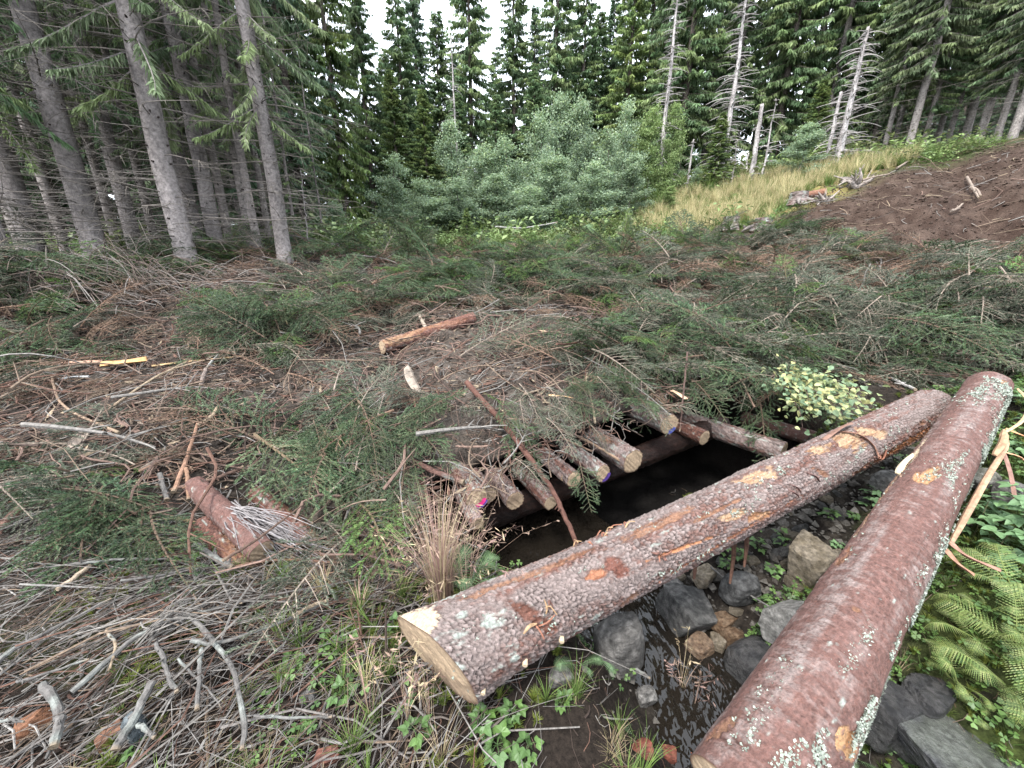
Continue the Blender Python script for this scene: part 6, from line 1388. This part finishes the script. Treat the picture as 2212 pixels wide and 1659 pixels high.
RL = [leaf_mesh(1100 + i, [3, 5, 3, 3][i], .062, RAS) for i in range(4)]; LL = [leaf_mesh(1110 + i, 3, .05, CLV) for i in range(3)]
def broad_plant(px, py, n, h, src, s, label, cat="plant", name="leafy_plant", spr=.55):
    p = hit(px, py, ground); r_ = empty(name, p); tag(r_, label, cat); r_.scale = (s, s, s); a0 = rf.uniform(0, 6.28); le = np.array([np.cos(a0), np.sin(a0), 0]) * h * .35
    P = spline([[0, 0, -.01], le * .4 + [0, 0, h * .5], le + [0, 0, h]], 7); m = MB(); V, F = tubes(P, np.linspace(.003, .0012, 7), 4, False); m.add(V, F, (.10, .09, .05)); link("stem", m.mesh("stem", M_stick), r_)
    for j in range(n):
        q = P[min(6, 1 + int(6 * (j + .5) / n))]; link("leaf", src[j % len(src)], r_, q, (rf.normal(0, .25), rf.normal(.05, .25), j * 2.4 + rf.uniform(-.4, .4)), rf.uniform(.7, 1.15))
    return r_
for (px, py, n, h, s, lb) in [(2150, 1190, 12, .26, 1.0, "bushy raspberry plant with pale green leaves at the right edge"), (2200, 1240, 10, .24, 1.0, "raspberry plant at the right edge below the bushy one"), (2100, 1165, 8, .20, .9, "raspberry plant between the second log and the bushy one"), (2205, 1140, 8, .2, .95, "raspberry plant at the right edge above the bushy one"), (2140, 1120, 7, .16, .7, "small raspberry shoot on the mossy right bank"),
                             (1880, 1100, 8, .16, .8, "raspberry shoot with big leaves between the two logs"), (1905, 1130, 7, .12, .7, "raspberry shoot leaning on the second log"), (1800, 1190, 6, .10, .5, "small leafy shoot right of the tan upright block"), (2200, 880, 6, .14, .8, "leafy plant on the bank beyond the second log's far end"), (2180, 990, 7, .12, .7, "leafy plant in the moss right of the loose bark strips"), (2110, 770, 6, .12, .8, "low green plant behind the second log's far end"), (2040, 790, 6, .10, .7, "low green plant behind the first log's far end")]:
    broad_plant(px, py, int(n * 1.5), h, RL, s, lb, name="raspberry_plant")
for (px, py, n, h, s, lb) in [(1600, 1215, 12, .10, .75, "clump of small-leaved green herb below the first log's middle"), (1640, 1190, 10, .10, .7, "small-leaved green herb right of the clump below the first log"), (1570, 1225, 9, .08, .7, "low green herb on the stones below the first log"), (1660, 1300, 8, .06, .6, "tiny green herb between the dark stone and the pale block"),
                             (1560, 1200, 9, .08, .7, "low green herb tight under the first log, above the tan wedge stone"), (1690, 1180, 10, .10, .75, "green herb left of the tan upright block"), (1785, 1120, 9, .10, .8, "green herb between the logs above the tan upright block"), (1835, 1125, 8, .09, .7, "green herb left of the second log's middle"), (1455, 1235, 8, .07, .6, "small herb under the first log by the narrow grey stone"), (1670, 1240, 9, .07, .7, "small herb below and left of the tan upright block"),
                             (1050, 1570, 12, .07, .75, "lobed green herb below the big butt, left of two"), (1100, 1560, 12, .07, .75, "lobed green herb below the big butt, right of two"), (1075, 1620, 12, .07, .8, "bright lobed green herb at the bottom middle"), (745, 1510, 8, .08, .7, "pale green herb left of the big butt"), (760, 1375, 8, .07, .6, "small green herb in the grass above left of the butt"), (850, 1360, 8, .07, .6, "small bright herb close to the butt's upper edge"),
                             (900, 1590, 6, .09, .8, "broad-leaved herb among dry stalks at the bottom"), (640, 1440, 10, .06, .6, "herb in the moss cushion at the lower middle"), (1130, 1640, 9, .08, .8, "green herb at the bottom edge left of the fern"), (1500, 1600, 5, .06, .6, "pale green herb at the top of the rotten wood"), (300, 1640, 8, .06, .6, "bright small herb between the thick grey branches at the bottom"), (1210, 1530, 7, .06, .6, "low herb under the first log's lower side")]:
    broad_plant(px, py, n, h, LL, s, lb, name="small_herb")
# grass tufts
def tuft_at(px, py, me, s, label, f=None): p = hit(px, py, f or ground); o = link("grass_tuft", me, None, p, (0, 0, rf.uniform(0, 6)), s); tag(o, label, "grass"); return o
DRY = [(.36, .25, .19), (.40, .31, .20), (.34, .22, .19), (.42, .35, .22), (.30, .19, .16)]
tuft_at(955, 1300, tuft(760, 260, .58, .30, .0015, DRY, .12).mesh("grass_tuft", M_grass), 1.0, "tall pinkish dry grass tuft standing behind the big butt")
tuft_at(1010, 1290, tuft(761, 30, .48, .38, .0010, DRY, .8).mesh("grass_tuft", M_grass), 1.0, "loose dry grass with dark seed heads leaning over the opening")
for i, (px, py, n, h, c, lb) in enumerate([(838, 1470, 70, .13, GRS, "bright green grass tuft left of the butt's lower edge"), (765, 1640, 70, .15, GRS, "green grass tuft at the bottom edge, left of the dry stalks"), (650, 1400, 50, .12, GRS, "soft green grass tuft in the moss at lower middle"), (1180, 1520, 45, .10, GRS, "blue-green grass tuft below the first log"), (870, 1300, 80, .14, GRS + STRAW[3:], "mixed green and straw grass tuft behind the butt"),
                                          (700, 1290, 60, .16, STRAW + DRY, "straw grass tuft left of the tall pinkish grass"), (880, 1560, 16, .34, DRY, "few tall dry stalks in front of the butt end"), (930, 1560, 12, .36, DRY, "thin dry stalks rising across the sawn butt"), (800, 1560, 12, .30, DRY, "dry stalks left of the butt"), (1470, 1500, 14, .30, DRY, "thin dry stalks standing in front of the water"), (1500, 1530, 10, .24, DRY, "dry stalks bending over the water"), (790, 1480, 30, .14, STRAW, "dry grass between the twigs and the butt"),
                                          (780, 1330, 50, .14, GRS + DRY[:1], "grass tuft left of the pale notch of the butt"), (1120, 1300, 25, .10, LUSH, "green sprig just behind the first log under the opening")]):
    tuft_at(px, py, tuft(770 + i, n, h, h * (.35 if n < 20 else .7), .0011 if c is DRY else .0017, c, .5 if n < 20 else 0).mesh("grass_tuft", M_grass), 1.0, lb)
# fallen birch branch with fading leaves
p = hit(1735, 885); r_ = empty("birch_branch", p); tag(r_, "cut birch branch with fading yellow-green leaves at the right end of the bridge", "branch")
rn = np.random.default_rng(44); st = MB(); lf = MB(); c1 = hit(1685, 845) - p; c2 = hit(1800, 930) - p
for i in range(30):
    a = c1 + (c2 - c1) * rn.uniform(0, .7) + rn.normal(0, .08, 3) * [1, 1, .3] + [0, 0, .12]; b = a + (c2 - c1) * rn.uniform(.2, .5) + rn.normal(0, .12, 3) * [1, 1, .5]; V, F = tubes(spline([a, (a + b) / 2 + [0, 0, .05], b], 5), np.linspace(.004, .001, 5), 4, False); st.add(V, F, (.13, .09, .075))
    for j in range(34):
        o = a + (b - a) * rn.uniform(0, 1.1) + rn.normal(0, .05, 3) + [0, 0, .04]; d = unit(rn.normal(size=3) * [1, 1, .4] + [.3, -.4, -.4]); nn = unit(np.array([rn.normal(0, .5), rn.normal(-.4, .5), 1.]) - 0 * d); nn = unit(nn - d * (nn @ d)); c = np.array([(.26, .31, .14), (.33, .36, .17), (.17, .24, .13), (.38, .37, .16), (.13, .20, .11)][rn.integers(5)]) * rn.uniform(.75, 1.1)
        leaflet(o, d, nn, rn.uniform(.028, .05), rn.uniform(.011, .018), c, lf)
link("stems", st.mesh("stems", M_stick), r_); link("leaves", lf.mesh("leaves", M_leaf), r_)
